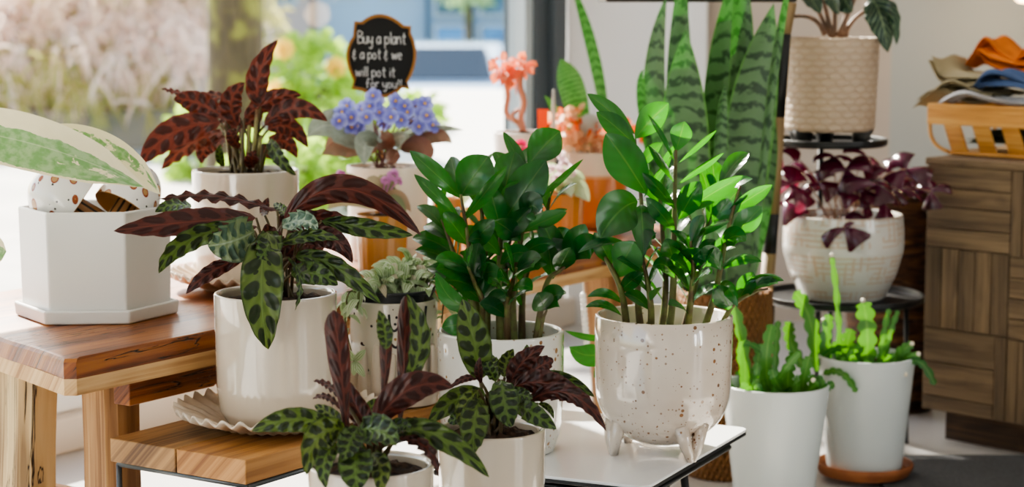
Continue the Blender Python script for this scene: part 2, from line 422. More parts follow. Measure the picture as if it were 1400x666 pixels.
# pier beside the window, in line with the photo's white panel
mb = MB(); box(mb, (WR.x, WR.y, 0), (.345, 0, 0), (0, .12, 0), (0, 0, 2.75)); struct(mb.build('wall_left', mwall, None, False))
mb = MB(); box(mb, (WR.x + .31, WR.y - .03, 0), (.05, 0, 0), (0, .03, 0), (0, 0, 2.75)); struct(mb.build('trim_1', mwall, None, False, bevel=.006))
BKX = WR.x + .345
mb = MB(); box(mb, (BKX, WR.y + .03, 0), (.5, 0, 0), (0, .1, 0), (0, 0, 2.75)); struct(mb.build('wall_back', mbeige, None, False))
mb = MB(); box(mb, (BKX + .5, WR.y + .03, 0), (3.6, 0, 0), (0, .1, 0), (0, 0, 2.75)); struct(mb.build('wall_right', mgrey, None, False))
mb = MB()
for y0, y1, z0, z1 in ((-1.6, 6.6, 2.35, 2.75), (-1.6, 6.6, 0, .2), (-1.6, -1.45, .2, 2.35), (-1.0, -.55, .2, 2.35), (-.1, .1, .2, 2.35), (.35, 6.6, .2, 2.35)): box(mb, (4.5, y0, z0), (.1, 0, 0), (0, y1 - y0, 0), (0, 0, z1 - z0))
struct(mb.build('wall_east', mgrey, None, False))
mb = MB(); box(mb, (WL.x, -1.7, 0), (4.6 - WL.x, 0, 0), (0, .1, 0), (0, 0, 2.75)); struct(mb.build('wall_front', mwall, None, False))
# low kerb under the shop window, its ledge, and the wall above the glass
def along(mb, z0, z1, off0, off1, a=WL, b=WR): box(mb, a + BN * off0 + Vector((0, 0, z0)), b - a, BN * (off1 - off0), (0, 0, z1 - z0))
mb = MB(); along(mb, 0, .07, -.03, .1); struct(mb.build('baseboard_left', plain('beige_kerb', '#d9cfc2', .6), None, False, bevel=.006))
mb = MB(); along(mb, .07, .16, .0, .1); struct(mb.build('trim_2', mwall, None, False, bevel=.004))
mb = MB(); along(mb, 2.45, 2.75, .0, .1); struct(mb.build('wall_window', mwall, None, False))
mframe = plain('grey_window_frame', '#4c565d', .4); mlight = plain('pale_aluminium', '#b9c4c8', .35)
win = thing('window_1', (0, 0, 0), None, None); struct(win)
mb = MB()
for a, b, o0, o1 in ((-.15, -.09, .0, .1), (-.09, -.05, -.02, .08), (-.05, -.0, .0, .1)):
    box(mb, WR + BD * a + BN * o0 + Vector((0, 0, .16)), BD * (b - a), BN * (o1 - o0), (0, 0, 2.29))
along(mb, .16, .2, .0, .07); along(mb, 2.4, 2.45, 0, .07)
mb.build('window_frame', mframe, win, False, bevel=.004)
mb = MB(); box(mb, WR + BD * -.185 + BN * .01 + Vector((0, 0, .2)), BD * .035, BN * .05, (0, 0, 2.2)); mb.build('glazing_bead', mlight, win, False)
g = M('window_glass'); t_ = g.node('ShaderNodeBsdfTransparent'); t_.inputs[0].default_value = (.97, .985, .98, 1)
gl = g.node('ShaderNodeBsdfGlossy'); gl.inputs['Roughness'].default_value = .02
lw = g.node('ShaderNodeFresnel'); lw.inputs[0].default_value = 1.25
x_ = g.node('ShaderNodeMixShader'); g.t.links.new(lw.outputs[0], x_.inputs[0]); g.t.links.new(t_.outputs[0], x_.inputs[1]); g.t.links.new(gl.outputs[0], x_.inputs[2]); g.t.links.new(x_.outputs[0], g.out.inputs[0])
mb = MB(); o_ = WL + BN * .04 + Vector((0, 0, .2)); mb.add([o_, o_ + (WR - WL) - BD * .15, o_ + (WR - WL) - BD * .15 + Vector((0, 0, 2.2)), o_ + Vector((0, 0, 2.2))], [(0, 1, 2, 3)])
mb.build('pane', g.mat, win, False)
bl = thing('added_sun_blind', WL - BN * .05 + Vector((0, 0, .99)), 'added off-white blind, out of view, shading the front-left plants from the sun', 'blind')  # added above the view to keep the sun off the front-left plants
q0 = Vector((-.60, 4.08, 0)); q0 = q0 - BN * (BN.dot(q0) - BN.dot(WR)) - BN * .06; q1 = WL - BN * .06
mb = MB(); mb.add([q1 + Vector((0, 0, 1.0)), q0 + Vector((0, 0, 1.0)), q0 + Vector((0, 0, 2.42)), q1 + Vector((0, 0, 2.42))], [(0, 1, 2, 3)]); mb.build('added_blind_fabric', plain('added_blind_fabric', '#cfcac2', .9, trans=.25), bl, False)
mb = MB(); tube(mb, [q1 + Vector((0, 0, 1.0)), q0 + Vector((0, 0, 1.0))], .012, 10); mb.build('bottom_bar', mlight, bl)
mb = MB(); tube(mb, [q1 + Vector((0, 0, 2.42)), q0 + Vector((0, 0, 2.42))], .028, 14); mb.build('roller', mlight, bl)
# ------------------------------------------------------------------ outside
mpave = mottled('pale_pavement', '#cfc9c0', '#b9b4ac', 1.5, .8, .1)
OW = WR + BN * .1
mb = MB(); pts = [WL + BN * .1, WR + BN * .1, Vector((1.2, WR.y + .25, 0)), Vector((9, 13, 0)), Vector((9, 13.5, 0)), Vector((-9, 13.5, 0)), Vector((-9, 0, 0))]
mb.add([p - Vector((0, 0, .01)) for p in pts], [tuple(range(len(pts)))[::-1]]); struct(mb.build('pavement', mpave, None, False))
mb = MB(); mb.add([(-60, 13.4, -1.15), (60, 13.4, -1.15), (60, 120, -1.15), (-60, 120, -1.15)], [(0, 1, 2, 3)]); struct(mb.build('road', plain('asphalt', '#8f979b', .7), None, False))
mb = MB(); prism(mb, [(5.75, -.01), (9.3, .42), (9.6, .42), (9.6, -.01)], (-.5, 0, 0), (0, 1, 0), (0, 0, 1), (3.2, 0, 0)); struct(mb.build('sun_catching_ramp', plain('pale_concrete', '#e6e2dc', .8), None, False))  # made-up slope, tilted to catch the sun and read as blown-out pavement
mb = MB(); box(mb, (-5.5, 11.6, -.01), (5.2, 0, 0), (0, 1.8, 0), (0, 0, .22)); struct(mb.build('trim_4', mottled('planting_bed', '#a09a90', '#7f857e', 3, .9, .3), None, False, bevel=.02))
def blob(mb, c, rad, n, size, r, prof='zz', wratio=.5, drop=0, m=0):
    for i in range(n):
        while True:
            q = Vector((r.uniform(-1, 1), r.uniform(-1, 1), r.uniform(-1, 1)))
            if .25 < q.length < 1: break
        p = Vector(c) + Vector((q.x * rad[0], q.y * rad[1], q.z * rad[2]))
        D = (q.normalized() + Vector((r.uniform(-.7, .7), r.uniform(-.7, .7), r.uniform(-.6, .6) - drop))).normalized(); l = size * r.uniform(.6, 1.3)
        leaf(mb, p, p + D * l * .5, p + D * l + Vector((0, 0, -.2 * l)), l * wratio, 0, False, prof, 4, 2, 0, 1, .15, m, nrm=(r.uniform(-1, 1), r.uniform(-1, 1), r.uniform(0, 1.2)))
def leafmat(name, a, b, t, tr=.45):
    m = M(name); i = m.island(); return m.bsdf(m.mix(i, lin(a), lin(b)), .6, trans=tr, tcol=lin(t))
mdry = leafmat('dry_grass', '#dcb8a0', '#f2dccb', '#f8e4cc'); mpink = leafmat('pink_grass', '#e4bcaa', '#f6e6dc', '#fce8dc'); mgold = leafmat('olive_grass', '#b0a45c', '#8c9c60', '#e0d888')
mbush = leafmat('bush_leaf', '#6f9a3c', '#a4c25a', '#c0e060'); mtree = leafmat('far_leaf', '#5e8058', '#7d9a70', '#a0c080')
gm = MB()
def grass(px, d, base, h, n, mi, seed, sp=.5):
    r = random.Random(seed); c = P(px, 300, d); c.z = base
    for i in range(n):
        a = r.uniform(0, 6.28); q = Vector((math.cos(a), math.sin(a), 0)); s = c + q * r.uniform(0, .16); L = h * r.uniform(.55, 1.1); o = sp * r.uniform(.2, 1.3)
        tip = s + q * o + Vector((0, 0, L - o * .6)); mid = s + q * o * .3 + Vector((0, 0, L * .62))
        leaf(gm, s, mid, tip, .02 * r.uniform(.7, 1.5), 0, False, 'cal', 7, 2, 0, 1, .1, mi)
        for _ in range(5):
            e = tip + Vector((r.uniform(-.14, .14), r.uniform(-.14, .14), r.uniform(-.26, .04))); leaf(gm, tip, (tip + e) / 2 + Vector((0, 0, .03)), e, .013, 0, False, 'zz', 4, 2, 0, 1, .1, mi)
for i, (px, d, h, mi) in enumerate([(-40, 12.0, 1.15, 0), (60, 12.4, 1.2, 0), (150, 11.9, 1.05, 0), (205, 12.7, 1.3, 0), (120, 12.9, 1.5, 1), (10, 11.8, .8, 2), (190, 11.75, .75, 2), (245, 13.1, 1.5, 1), (95, 11.7, .6, 1), (35, 13.0, 1.5, 1), (165, 12.2, 1.35, 1), (228, 12.3, 1.2, 1)]): grass(px, d, .2, h, 300, mi, 11 + i)
tag(gm.build('ornamental_grass', [mdry, mgold, mpink]), 'mass of pale pink and olive dried grasses beyond the window at the left', 'ornamental grass', kind='stuff')
def bush(px, pz, d, rad, n, size, mat, seed, label, flowers=0):
    c = P(px, pz, d); t = thing('garden_bush', (c.x, c.y, 0), label, 'bush', 'bushes beyond the window'); r = random.Random(seed); mb = MB()
    blob(mb, (c.x, c.y, c.z), rad, n, size, r); mb.build('foliage', mat, t)
    st = MB()
    for i in range(5): tube(st, bez((c.x + r.uniform(-.05, .05), c.y + r.uniform(-.05, .05), -.01), (c.x + r.uniform(-.1, .1), c.y, c.z * .5), (c.x + r.uniform(-.2, .2) * rad[0] * 3, c.y, c.z), 6), .012, 6)
    st.build('stem', MAT_CANE, t)
    for i in range(flowers):
        f = MB(); q = Vector((c.x + r.uniform(-.8, .8) * rad[0], c.y - rad[1] * .8, c.z + r.uniform(-.7, .8) * rad[2]))
        for k in range(8):
            a = 2 * PI * k / 8; e = q + Vector((math.cos(a) * .05, -.01, math.sin(a) * .05)); leaf(f, q, (q + e) / 2, e, .035, 0, False, 'zz', 5, 3)
        f.build('flower', mflow, t)
mflow = leafmat('yellow_flower', '#f0b83c', '#f4cf60', '#ffd860')
bush(425, 120, 8.6, (.17, .2, .22), 700, .07, mbush, 3, 'leafy yellow-green bush with yellow flowers right of the outdoor tree', 4)
bush(390, 232, 7.7, (.2, .17, .15), 600, .07, mbush, 4, 'low green bush in front of the flowering bush outside')
bush(262, 205, 9.6, (.13, .2, .2), 420, .06, mbush, 5, 'bright green bush at the left foot of the outdoor tree')
bush(486, 190, 8.15, (.13, .16, .17), 420, .065, mbush, 6, 'green bush outside behind the blue violets')
bush(560, 165, 8.4, (.12, .15, .12), 260, .06, mbush, 8, 'low green bush outside right of the chalkboard sign')
# mossy tree
tr = thing('street_tree', P(323, 257, 9.2) * Vector((1, 1, 0)), 'mossy tree trunk standing outside the window', 'tree'); c = Vector(tr['_o'])
mbark = M('mossy_bark'); o_ = mbark.obj(); n1 = mbark.noise(o_, 7, 5); n2 = mbark.noise(mbark.scale(o_, (30, 30, 6)), 1, 4)
mbark.bsdf(mbark.mix(n1.smooth(.5, .68), mbark.mix(n2, lin('#3c3428'), lin('#62563f')), lin('#7d7c3c')), .9, mbark.bump(n2, .8, .03))
mb = MB(); tube(mb, catmull([c + Vector((.0, 0, -.02)), c + Vector((0, 0, .35)), c + Vector((.01, 0, .9)), c + Vector((-.01, .02, 1.7)), c + Vector((.05, .05, 2.7))], 6), [.16, .15, .14, .135, .13, .13] + [.128] * 19, 20); mb.build('trunk', mbark.mat, tr)
mb = MB()
for q in ((.9, .3, 3.9), (-.8, .2, 3.8), (.1, -.5, 4.1)): tube(mb, bez(c + Vector((.05, .05, 2.6)), c + Vector((q[0] * .4, q[1] * .4, 3.2)), c + Vector(q), 6), [.09, .08, .07, .06, .05, .04, .03], 8)
mb.build('branch', mbark.mat, tr)
mb = MB(); blob(mb, c + Vector((0, 0, 4.3)), (1.6, 1.4, .8), 700, .16, random.Random(5)); mb.build('crown', mbush, tr)
# buildings across the street
def building(name, p0, w, h, dep, mwl, wins, mgl, label, cat='building', fr=None):
    t = thing(name, p0, label, cat, 'buildings across the street'); mb = MB(); box(mb, p0, (w, 0, 0), (0, dep, 0), (0, 0, h)); mb.build('wall', mwl, t, False)
    for x, z, a, b in wins:
        f = MB(); q = Vector(p0) + Vector((x, -.05, z)); box(f, q, (a, 0, 0), (0, .05, 0), (0, 0, b)); w_ = f.build('window', fr or mlight, t, False)
        f = MB(); box(f, q + Vector((.06, -.02, .06)), (a - .12, 0, 0), (0, .02, 0), (0, 0, b - .12)); f.build('pane', mgl, w_, False)
    return t
mbr = M('red_brick'); n_ = mbr.noise(mbr.obj(), 6, 4); bt = mbr.node('ShaderNodeTexBrick'); mbr.t.links.new(mbr.obj().k, bt.inputs[0]); bt.inputs['Color1'].default_value = lin('#8f5a50'); bt.inputs['Color2'].default_value = lin('#a06a5c'); bt.inputs['Mortar'].default_value = lin('#b9a79c'); bt.inputs['Scale'].default_value = 4
mbr.bsdf(X(mbr, bt.outputs[0]), .9)
mblue = plain('pale_blue_cladding', '#a9c2d2', .6); mblue2 = plain('slate_blue_panel', '#6f8fa6', .4); mglass = plain('reflective_blue_glass', '#4f7a9c', .08, metal=.6)
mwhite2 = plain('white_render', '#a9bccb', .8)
D = 34.
def gx(px): return (px - 700) / FP * D
building('brick_building', (gx(345) - .5, D, -1.15), 1.5, 4.2, 4, mbr.mat, [(.2, 1.9, .45, .9), (.85, 1.9, .45, .9), (.2, 3.1, .45, .8), (.85, 3.1, .45, .8)], mglass, 'red brick building across the street, right of the tree trunk')
building('blue_building', (gx(430), D + .5, -1.15), 1.88, 5.2, 4, mblue, [(.35, 2.0, .45, .9), (1.1, 2.0, .5, 1.1), (.35, 3.4, .45, .9), (1.1, 3.4, .5, .9)], mglass, 'pale blue building across the street behind the chalkboard sign')
building('glass_building', (gx(586) , D + .2, -1.15), 2.6, 5.2, 4, mblue2, [(.08, .5, .7, 1.1), (.85, .5, .75, 1.1), (1.68, .5, .7, 1.1), (.08, 1.7, .7, 1.2), (.85, 1.7, .75, 1.2), (1.68, 1.7, .7, 1.2), (.08, 3., .7, 1.2), (.85, 3., .75, 1.2)], mglass, 'blue glass shopfront building across the street left of the window frame')
building('white_building', (gx(-60) - .5, D + 5, -1.15), 4.9, 4.6, 4, mwhite2, [(.5, 1.8, .7, 1.), (1.7, 1.8, .7, 1.), (2.9, 1.8, .7, 1.), (.5, 3.1, .7, 1.), (1.7, 3.1, .7, 1.), (2.9, 3.1, .7, 1.)], mglass, 'white building far across the street behind the dried grasses')
t = thing('street_tree', (gx(650), 29, -1.15), 'small round green street tree in front of the glass building', 'tree'); mb = MB(); tube(mb, [(gx(650), 29, -1.15), (gx(650), 29, .9)], .07); mb.build('trunk', mbark.mat, t)
mb = MB(); blob(mb, (gx(650), 29, 1.35), (.55, .5, .6), 420, .14, random.Random(9)); mb.build('crown', mtree, t)
# parked car, seen from the front
cc = P(590, 130, 24); cc.z = -1.15; car = thing('parked_car', cc, 'pale blue parked car across the street, half behind the sign', 'car')
mcar = plain('pale_blue_car_paint', '#a9c6dc', .2, coat=.8); mdark = plain('dark_car_glass', '#2c3a46', .1)
prof = [(0, .25), (0, .7), (.12, .82), (1., .95), (1.7, 1.42), (3.1, 1.45), (3.9, .98), (4.25, .95), (4.3, .3)]
mb = MB(); prism(mb, prof, cc + Vector((-.85, 0, 0)), (0, 1, 0), (0, 0, 1), (1.7, 0, 0)); mb.build('body', mcar, car, True, bevel=.06, flat_angle=.6)
mb = MB(); mb.add([cc + Vector(q) for q in ((-.72, 1.08, 1.02), (.72, 1.08, 1.02), (.62, 1.62, 1.39), (-.62, 1.62, 1.39))], [(0, 1, 2, 3)]); mb.build('windscreen', mdark, car, False, solid=.02)
mb = MB(); box(mb, cc + Vector((-.45, -.02, .42)), (.9, 0, 0), (0, .03, 0), (0, 0, .2)); mb.build('grille', mdark, car, False, bevel=.01)
for sx in (-1, 1):
    mb = MB(); lathe(mb, [(0, -.02), (.1, -.01), (.1, .03), (0, .04)], cc + Vector((sx * .62, .0, .68)), 20, axis=Matrix.Rotation(PI / 2, 3, 'X')); mb.build('headlight', mwhite2, car)
    for y in (.75, 3.45):
        mb = MB(); lathe(mb, [(0, -.1), (.2, -.1), (.3, -.09), (.32, -.05), (.32, .05), (.3, .09), (.2, .1), (0, .1)], cc + Vector((sx * .78, y, .32)), 28, axis=Matrix.Rotation(PI / 2, 3, 'Y')); mb.build('wheel', MAT_BLACK, car)
# ================================================================== furniture
Z = Vector((0, 0, 1))
# long wooden bench
be = thing('wooden_bench', (B0.x, B0.y, 0), 'long rustic wooden bench with thick cracked brown top running along the window', 'bench')
BE = Vector((-.6, .8, 0)) * .56; BL = BD * 1.70
def slab(z0, z1, ins, seed, irr):
    r = random.Random(seed); c = [Vector((B0.x, B0.y, 0)) + BD * ins + BE * ins, None]
    A = Vector((B0.x, B0.y, 0)); poly = []
    cs = [A, A + BL, A + BL + BE, A + BE]
    cen = sum(cs, Vector()) / 4; n = [22, 9, 22, 9]
    for i in range(4):
        a, b = cs[i], cs[(i + 1) % 4]
        for j in range(n[i]):
            t = j / n[i]; p = a.lerp(b, t)
            if j == 0: 
                prev = (cs[i - 1] - a).normalized(); nx = (b - a).normalized(); poly.append(a + prev * .014); poly.append(a + nx * .014); continue
            poly.append(p + (cen - p).normalized() * (ins + r.uniform(-irr, irr)))
    mb = MB(); k = len(poly)
    rows = [(z0, 0), (z1 - .006, 0), (z1 - .0015, .003), (z1, .008)] if irr > .001 else [(z0, 0), (z1, 0)]
    vs, uv = [], []
    for z, q in rows:
        for p in poly:
            w = p + (cen - p).normalized() * q; vs.append(Vector((w.x, w.y, z))); d = w - A; uv.append((d.dot(BD), d.dot(BN) + (z - z0) * .9))
    fs = [(i * k + j, i * k + (j + 1) % k, (i + 1) * k + (j + 1) % k, (i + 1) * k + j) for i in range(len(rows) - 1) for j in range(k)]
    fs += [tuple(range((len(rows) - 1) * k, len(rows) * k)), tuple(range(k))[::-1]]
    mb.add(vs, fs, uv); return mb
slab(.3665, .394, 0, 3, .0025).build('bench_top', MAT_BENCH, be, True, flat_angle=.5)
slab(.345, .3665, .001, 4, .0006).build('bench_underlayer', MAT_BENCH2, be, False)
def bleg(p, lean, m, wd=.037, name='leg'):
    top = p + Z * .345; foot = Vector((p.x, p.y, 0)) + lean; mb = MB(); vs, uv = [], []; a, b = BD * wd, BN * wd
    oc = [(-1, -.62), (-.62, -1), (.62, -1), (1, -.62), (1, .62), (.62, 1), (-.62, 1), (-1, .62)]
    for i in range(7):
        t = i / 6; c = foot.lerp(top, t); s = .92 + .1 * math.sin(t * 7) * .3
        for j, (x, y) in enumerate(oc): vs.append(c + (a * x + b * y) * s); uv.append((t * .345, j * .017))
    fs = [(i * 8 + j, i * 8 + (j + 1) % 8, i * 8 + 8 + (j + 1) % 8, i * 8 + 8 + j) for i in range(6) for j in range(8)] + [tuple(range(8))[::-1], tuple(range(48, 56))]
    mb.add(vs, fs, uv); return mb.build(name, m, be, False)
A0 = Vector((B0.x, B0.y, 0))
LEGN = A0 + BD * .19 + BN * .117; LEGF = A0 + BD * 1.413 + BN * .05
bleg(LEGN, BD * -.02 - BN * .02, MAT_LEG); bleg(LEGF, BD * .02 - BN * .02, MAT_LEG, .042)
bleg(A0 + BE * .45 + BD * .066, BD * -.03 + BN * -.01, MAT_LEGP, .040); bleg(A0 + BD * 1.43 + BN * .44, BD * .02, MAT_LEGP)
def brace(p):
    mb = MB(); q = p - BD * .04 - BN * .075; pl = [(0, 0), (.16, 0), (.185, .012), (.195, .03), (.195, .04), (0, .04)]
    prism(mb, pl, q + Z * .303, BD * 1.05, Z, BN * .03); mb.build('brace', MAT_BENCH, be, False, bevel=.002)
brace(LEGN)
mb = MB(); q0, q1 = LEGN + Z * .12, LEGN + BN * .40 + Z * .12; box(mb, q0 - BD * .012, q1 - q0, BD * .024, Z * .04); mb.build('stretcher', MAT_LEG, be, False)

# low plank stand on a wire frame
PN = Vector((-.335, 2.465, 0)); PA = Vector((.55, .835, 0)); PW = Vector((-.835, .55, 0)); PZ = .27
ps = thing('plank_stand', PN, 'low stand of pine planks on a thin grey wire frame, below the bench', 'stand')
for i, (m, w) in enumerate(((MAT_PINE2, .118), (MAT_PINE, .116))):
    mb = MB(); box(mb, PN + PW * (.120 * i) + Z * (PZ - .032), PA * .475, PW * w, Z * .032); mb.build('plank', m, ps, False, bevel=.002)
mb = MB(); zt = PZ - .0365
c4 = [PN + PA * .012 + PW * .006, PN + PA * .463 + PW * .006, PN + PA * .463 + PW * .232, PN + PA * .012 + PW * .232]
for i in range(4): tube(mb, [c4[i] + Z * zt, c4[(i + 1) % 4] + Z * zt], .004, 8)
for i in (0, 1, 2, 3): tube(mb, [c4[i] + Z * zt, c4[i] + Z * .004], .004, 8)
for a, b in ((0, 3), (1, 2)): tube(mb, [c4[a] + Z * .004, c4[b] + Z * .004], .004, 8)
mb.build('wire_frame', MAT_WIRE, ps)
# white low tables
def table(name, C0, u, v, lu, lv, z, label):
    t = thing(name, C0, label, 'table', 'low white tables'); 
    rp = []; r = .016
    for cx, cy, a0 in ((r, r, PI), (lu - r, r, 1.5 * PI), (lu - r, lv - r, 0), (r, lv - r, .5 * PI)):
        for i in range(6): a = a0 + PI / 2 * i / 5; rp.append((cx + r * math.cos(a), cy + r * math.sin(a)))
    mb = MB(); prism(mb, rp, C0 + Z * (z - .004), u, v, Z * .004); mb.build('tabletop', mtop, t, False, bevel=.001)
    mb = MB(); prism(mb, rp, C0 + Z * (z - .0085), u, v, Z * .0045); mb.build('tabletop_edge', MAT_BLACK, t, False)
    mb = MB(); q = .03
    cs = [C0 + u * q + v * .014, C0 + u * (lu - q * 1.6) + v * .014, C0 + u * (lu - q * 1.6) + v * (lv - q), C0 + u * q + v * (lv - q)]
    for i in range(4): tube(mb, [cs[i] + Z * (z - .021), cs[(i + 1) % 4] + Z * (z - .021)], .0042, 8)
    mb.build('under_frame', MAT_BLACK, t)
    for i, (f, g) in enumerate(((.30, .02), (.46, .02), (.36, lv - .04), (.55, lv - .04))):
        mb = MB(); p = C0 + u * (lu * f) + v * g; tube(mb, [p + Z * (z - .02), p + u * (-.05 if f < .4 else .06) + Z * .0], .0055, 8); mb.build('leg', MAT_BLACK, t)
    return t
mt = M('white_tabletop'); mtop = mt.bsdf(lin('#eceef0'), .22, coat=.3)
TC = Vector((.1745, 2.528, 0)); TU = Vector((.434, .901, 0)); TV = Vector((-.901, .434, 0)); TZ = .22
table('white_side_table', TC, TU, TV, .402, .355, TZ, 'low white-topped table with black rim and legs, under the footed speckled pot')
UZ = .205
table('white_side_table', Vector((-.265, 1.98, 0)), Vector((1, 0, 0)), Vector((0, 1, 0)), .34, .385, UZ, 'low white table carrying the two foremost calathea pots at the bottom edge')

# ================================================================== pots and plants
# --- hexagonal planter and mushrooms
hc = Vector((-.600, 2.860, .3945)); hp = thing('hexagonal_planter', hc, 'large white hexagonal planter with matching saucer, on the near end of the bench', 'planter')
def hexa(rad, rot): return [(rad * math.cos(rot + i * PI / 3), rad * math.sin(rot + i * PI / 3)) for i in range(6)]
hr = math.radians(4)
def hexpot(prof, name, bev):
    mb = MB(); vs, fs = [], []; n = len(prof)
    for r_, z in prof: vs += [hc + Vector((x, y, z)) for x, y in hexa(r_, hr)]
    for i in range(n - 1):
        for j in range(6): fs.append((i * 6 + j, i * 6 + (j + 1) % 6, i * 6 + 6 + (j + 1) % 6, i * 6 + 6 + j))
    fs += [tuple(range(6))[::-1], tuple(range(6 * n - 6, 6 * n))]
    mb.add(vs, fs); mb.build(name, MAT_WHITE, hp, False, bevel=bev)
hexpot([(.1165, 0), (.1185, .020), (.1115, .020), (.1115, .013)], 'saucer', .003)
hexpot([(.1065, .0135), (.109, .157), (.101, .157), (.099, .066)], 'planter_body', .003)
mmush = M('mushroom_glaze'); o_ = mmush.obj(); q = mmush.scale(o_, (1, 1, .62)); d1, c1 = mmush.voro(q, 58); k = mmush.xyz(c1)
on = k[0] < .8
ring = (d1 < .36) * on; inner = (d1 < .27) * on
d2, c2 = mmush.voro(o_, 130); k2 = mmush.xyz(c2); dots = (d2 < .24) * (k2[1] < .22) * (1 - ring)
cc_ = mmush.mix(ring, lin('#efebe6'), lin('#8e3d20')); cc_ = mmush.mix(inner, cc_, lin('#b08450')); cc_ = mmush.mix(dots, cc_, lin('#1c1a1a'))
mmush.bsdf(cc_, .2, coat=.5)
mstem = M('striped_stem'); u_, v_, _ = mstem.uv(); mstem.bsdf(mstem.mix(((v_ * 900).sin() > .55), lin('#a87a50'), lin('#2a2019')), .5)
mcapin = plain('tan_cap_underside', '#c89050', .6)
def mushroom(rim, axis, capr, caph, stem, label, sticker=None):
    rim = Vector(rim); A = Vector(axis).normalized(); R_ = A.to_track_quat('Z', 'X').to_matrix()
    t = thing('mushroom_ornament', rim - A * stem, label, 'ornament', 'spotted ceramic mushrooms')
    mb = MB(); tube(mb, [rim - A * stem, rim + A * .012], [.017, .015], 28); mb.build('stem', mstem.mat, t, True, flat_angle=.8)
    mb = MB(); lathe(mb, [(capr * math.cos(f) ** .85, caph * math.sin(f)) for f in [i / 14 * PI / 2 * .999 for i in range(15)]], rim, 56, axis=R_); mb.build('cap', mmush.mat, t)
    mb = MB(); lathe(mb, [(.013, .012), (capr * .5, .016), (capr * .86, .008), (capr * .97, -.001), (capr, .0005)], rim, 56, axis=R_); mb.build('cap_underside', mcapin, t)
    if sticker:
        q = rim - A * .03; v = (CAM - q); v = (v - A * v.dot(A)).normalized(); sd = A.cross(v)
        mb = MB(); prism(mb, [(-.011, -.009), (.011, -.009), (.011, .009), (-.011, .009)], q + v * .0175, sd, A, v * .0004); st = mb.build('sticker', plain('white_sticker', '#f0f0ee', .5), t, False)
        mb = MB()
        for k, x in enumerate((-.008, -.005, -.003, .0, .003, .0045, .007)): prism(mb, [(x, -.006), (x + .0012, -.006), (x + .0012, .003), (x, .003)], q + v * .0181, sd, A, v * .0002)
        mb.build('print', MAT_BLACK, st, False)
mushroom(P(104, 282, 2.85), (-.80, -.15, .58), .053, .072, .05, 'left white mushroom ornament with brown oval spots, in the hexagonal planter')
mushroom(P(168, 287, 2.86), (.42, .50, .76), .045, .074, .05, 'right mushroom ornament tipped to show its tan underside and white sticker, in the hexagonal planter', True)

# --- three-letter chalk / brush writing: strokes of a hand-drawn alphabet (x, y), x-height .6
GL = {
 'B': [[(0, 0), (0, 1), (.38, .96), (.48, .76), (.06, .55)], [(.06, .55), (.52, .44), (.5, .1), (0, 0)]],
 'u': [[(0, .6), (.02, .15), (.2, 0), (.38, .15), (.4, .6)], [(.4, .6), (.43, 0)]],
 'y': [[(0, .6), (.04, .22), (.2, .1), (.4, .25)], [(.42, .6), (.4, -.2), (.25, -.4), (.06, -.3)]],
 'a': [[(.4, .48), (.22, .6), (.02, .35), (.06, .05), (.25, .02), (.4, .25)], [(.4, .6), (.44, 0)]],
 'p': [[(0, .6), (.02, -.4)], [(0, .42), (.2, .6), (.43, .42), (.38, .1), (.18, 0), (.02, .12)]],
 'l': [[(.1, 1), (.1, 0)]], 'n': [[(0, .6), (0, 0)], [(0, .38), (.2, .6), (.38, .48), (.42, 0)]],
 't': [[(.2, .95), (.2, .1), (.36, 0)], [(.02, .62), (.4, .65)]],
 '&': [[(.36, .62), (.12, .68), (.1, .45), (.3, .4), (.06, .3), (.08, .04), (.38, .1)], [(.22, .92), (.22, .74)], [(.22, -.04), (.22, -.2)]],
 'o': [[(.2, .6), (.02, .35), (.08, .03), (.3, .03), (.4, .32), (.2, .6)]],
 'w': [[(0, .6), (.12, 0), (.3, .5), (.45, 0), (.6, .6)]],
 'e': [[(.02, .32), (.38, .36), (.28, .58), (.1, .55), (.01, .28), (.12, .02), (.4, .06)]],
 'i': [[(.1, .6), (.1, 0)], [(.1, .86), (.11, .8)]], 'f': [[(.42, .92), (.24, .98), (.15, .7), (.15, -.05)], [(0, .5), (.36, .54)]],
 'r': [[(0, .6), (.02, 0)], [(.01, .36), (.15, .58), (.36, .55)]], '!': [[(.12, .95), (.1, .3)], [(.1, .08), (.1, .02)]],
}
ADV = {'B': .62, 'i': .24, 'l': .24, '!': .3, 'w': .72, ' ': .34, 't': .46, 'r': .44}
def write(mb, text, put, rad, width=None):
    x = 0; segs = []
    for ch in text:
        for st in GL.get(ch, []): segs.append([(x + a, b) for a, b in st])
        x += ADV.get(ch, .56)
    sc = (width / (x - .12)) if width else 1
    for st in segs:
        pts = catmull([put(a * sc, b * sc) for a, b in st], 4) if len(st) > 2 else [put(a * sc, b * sc) for a, b in st]
        tube(mb, pts, rad, 6)
# ================================================================== calatheas
CG = 'rattlesnake calatheas in ivory pots'
IV = lambda r, h: fillet([(0, 0), (r * .80, 0), (r * .93, h * .10), (r * .985, h * .3), (r, h), (r - .004, h + .001), (r - .0065, h - .003), (r - .008, h * .5), (0, h * .5)], .004)
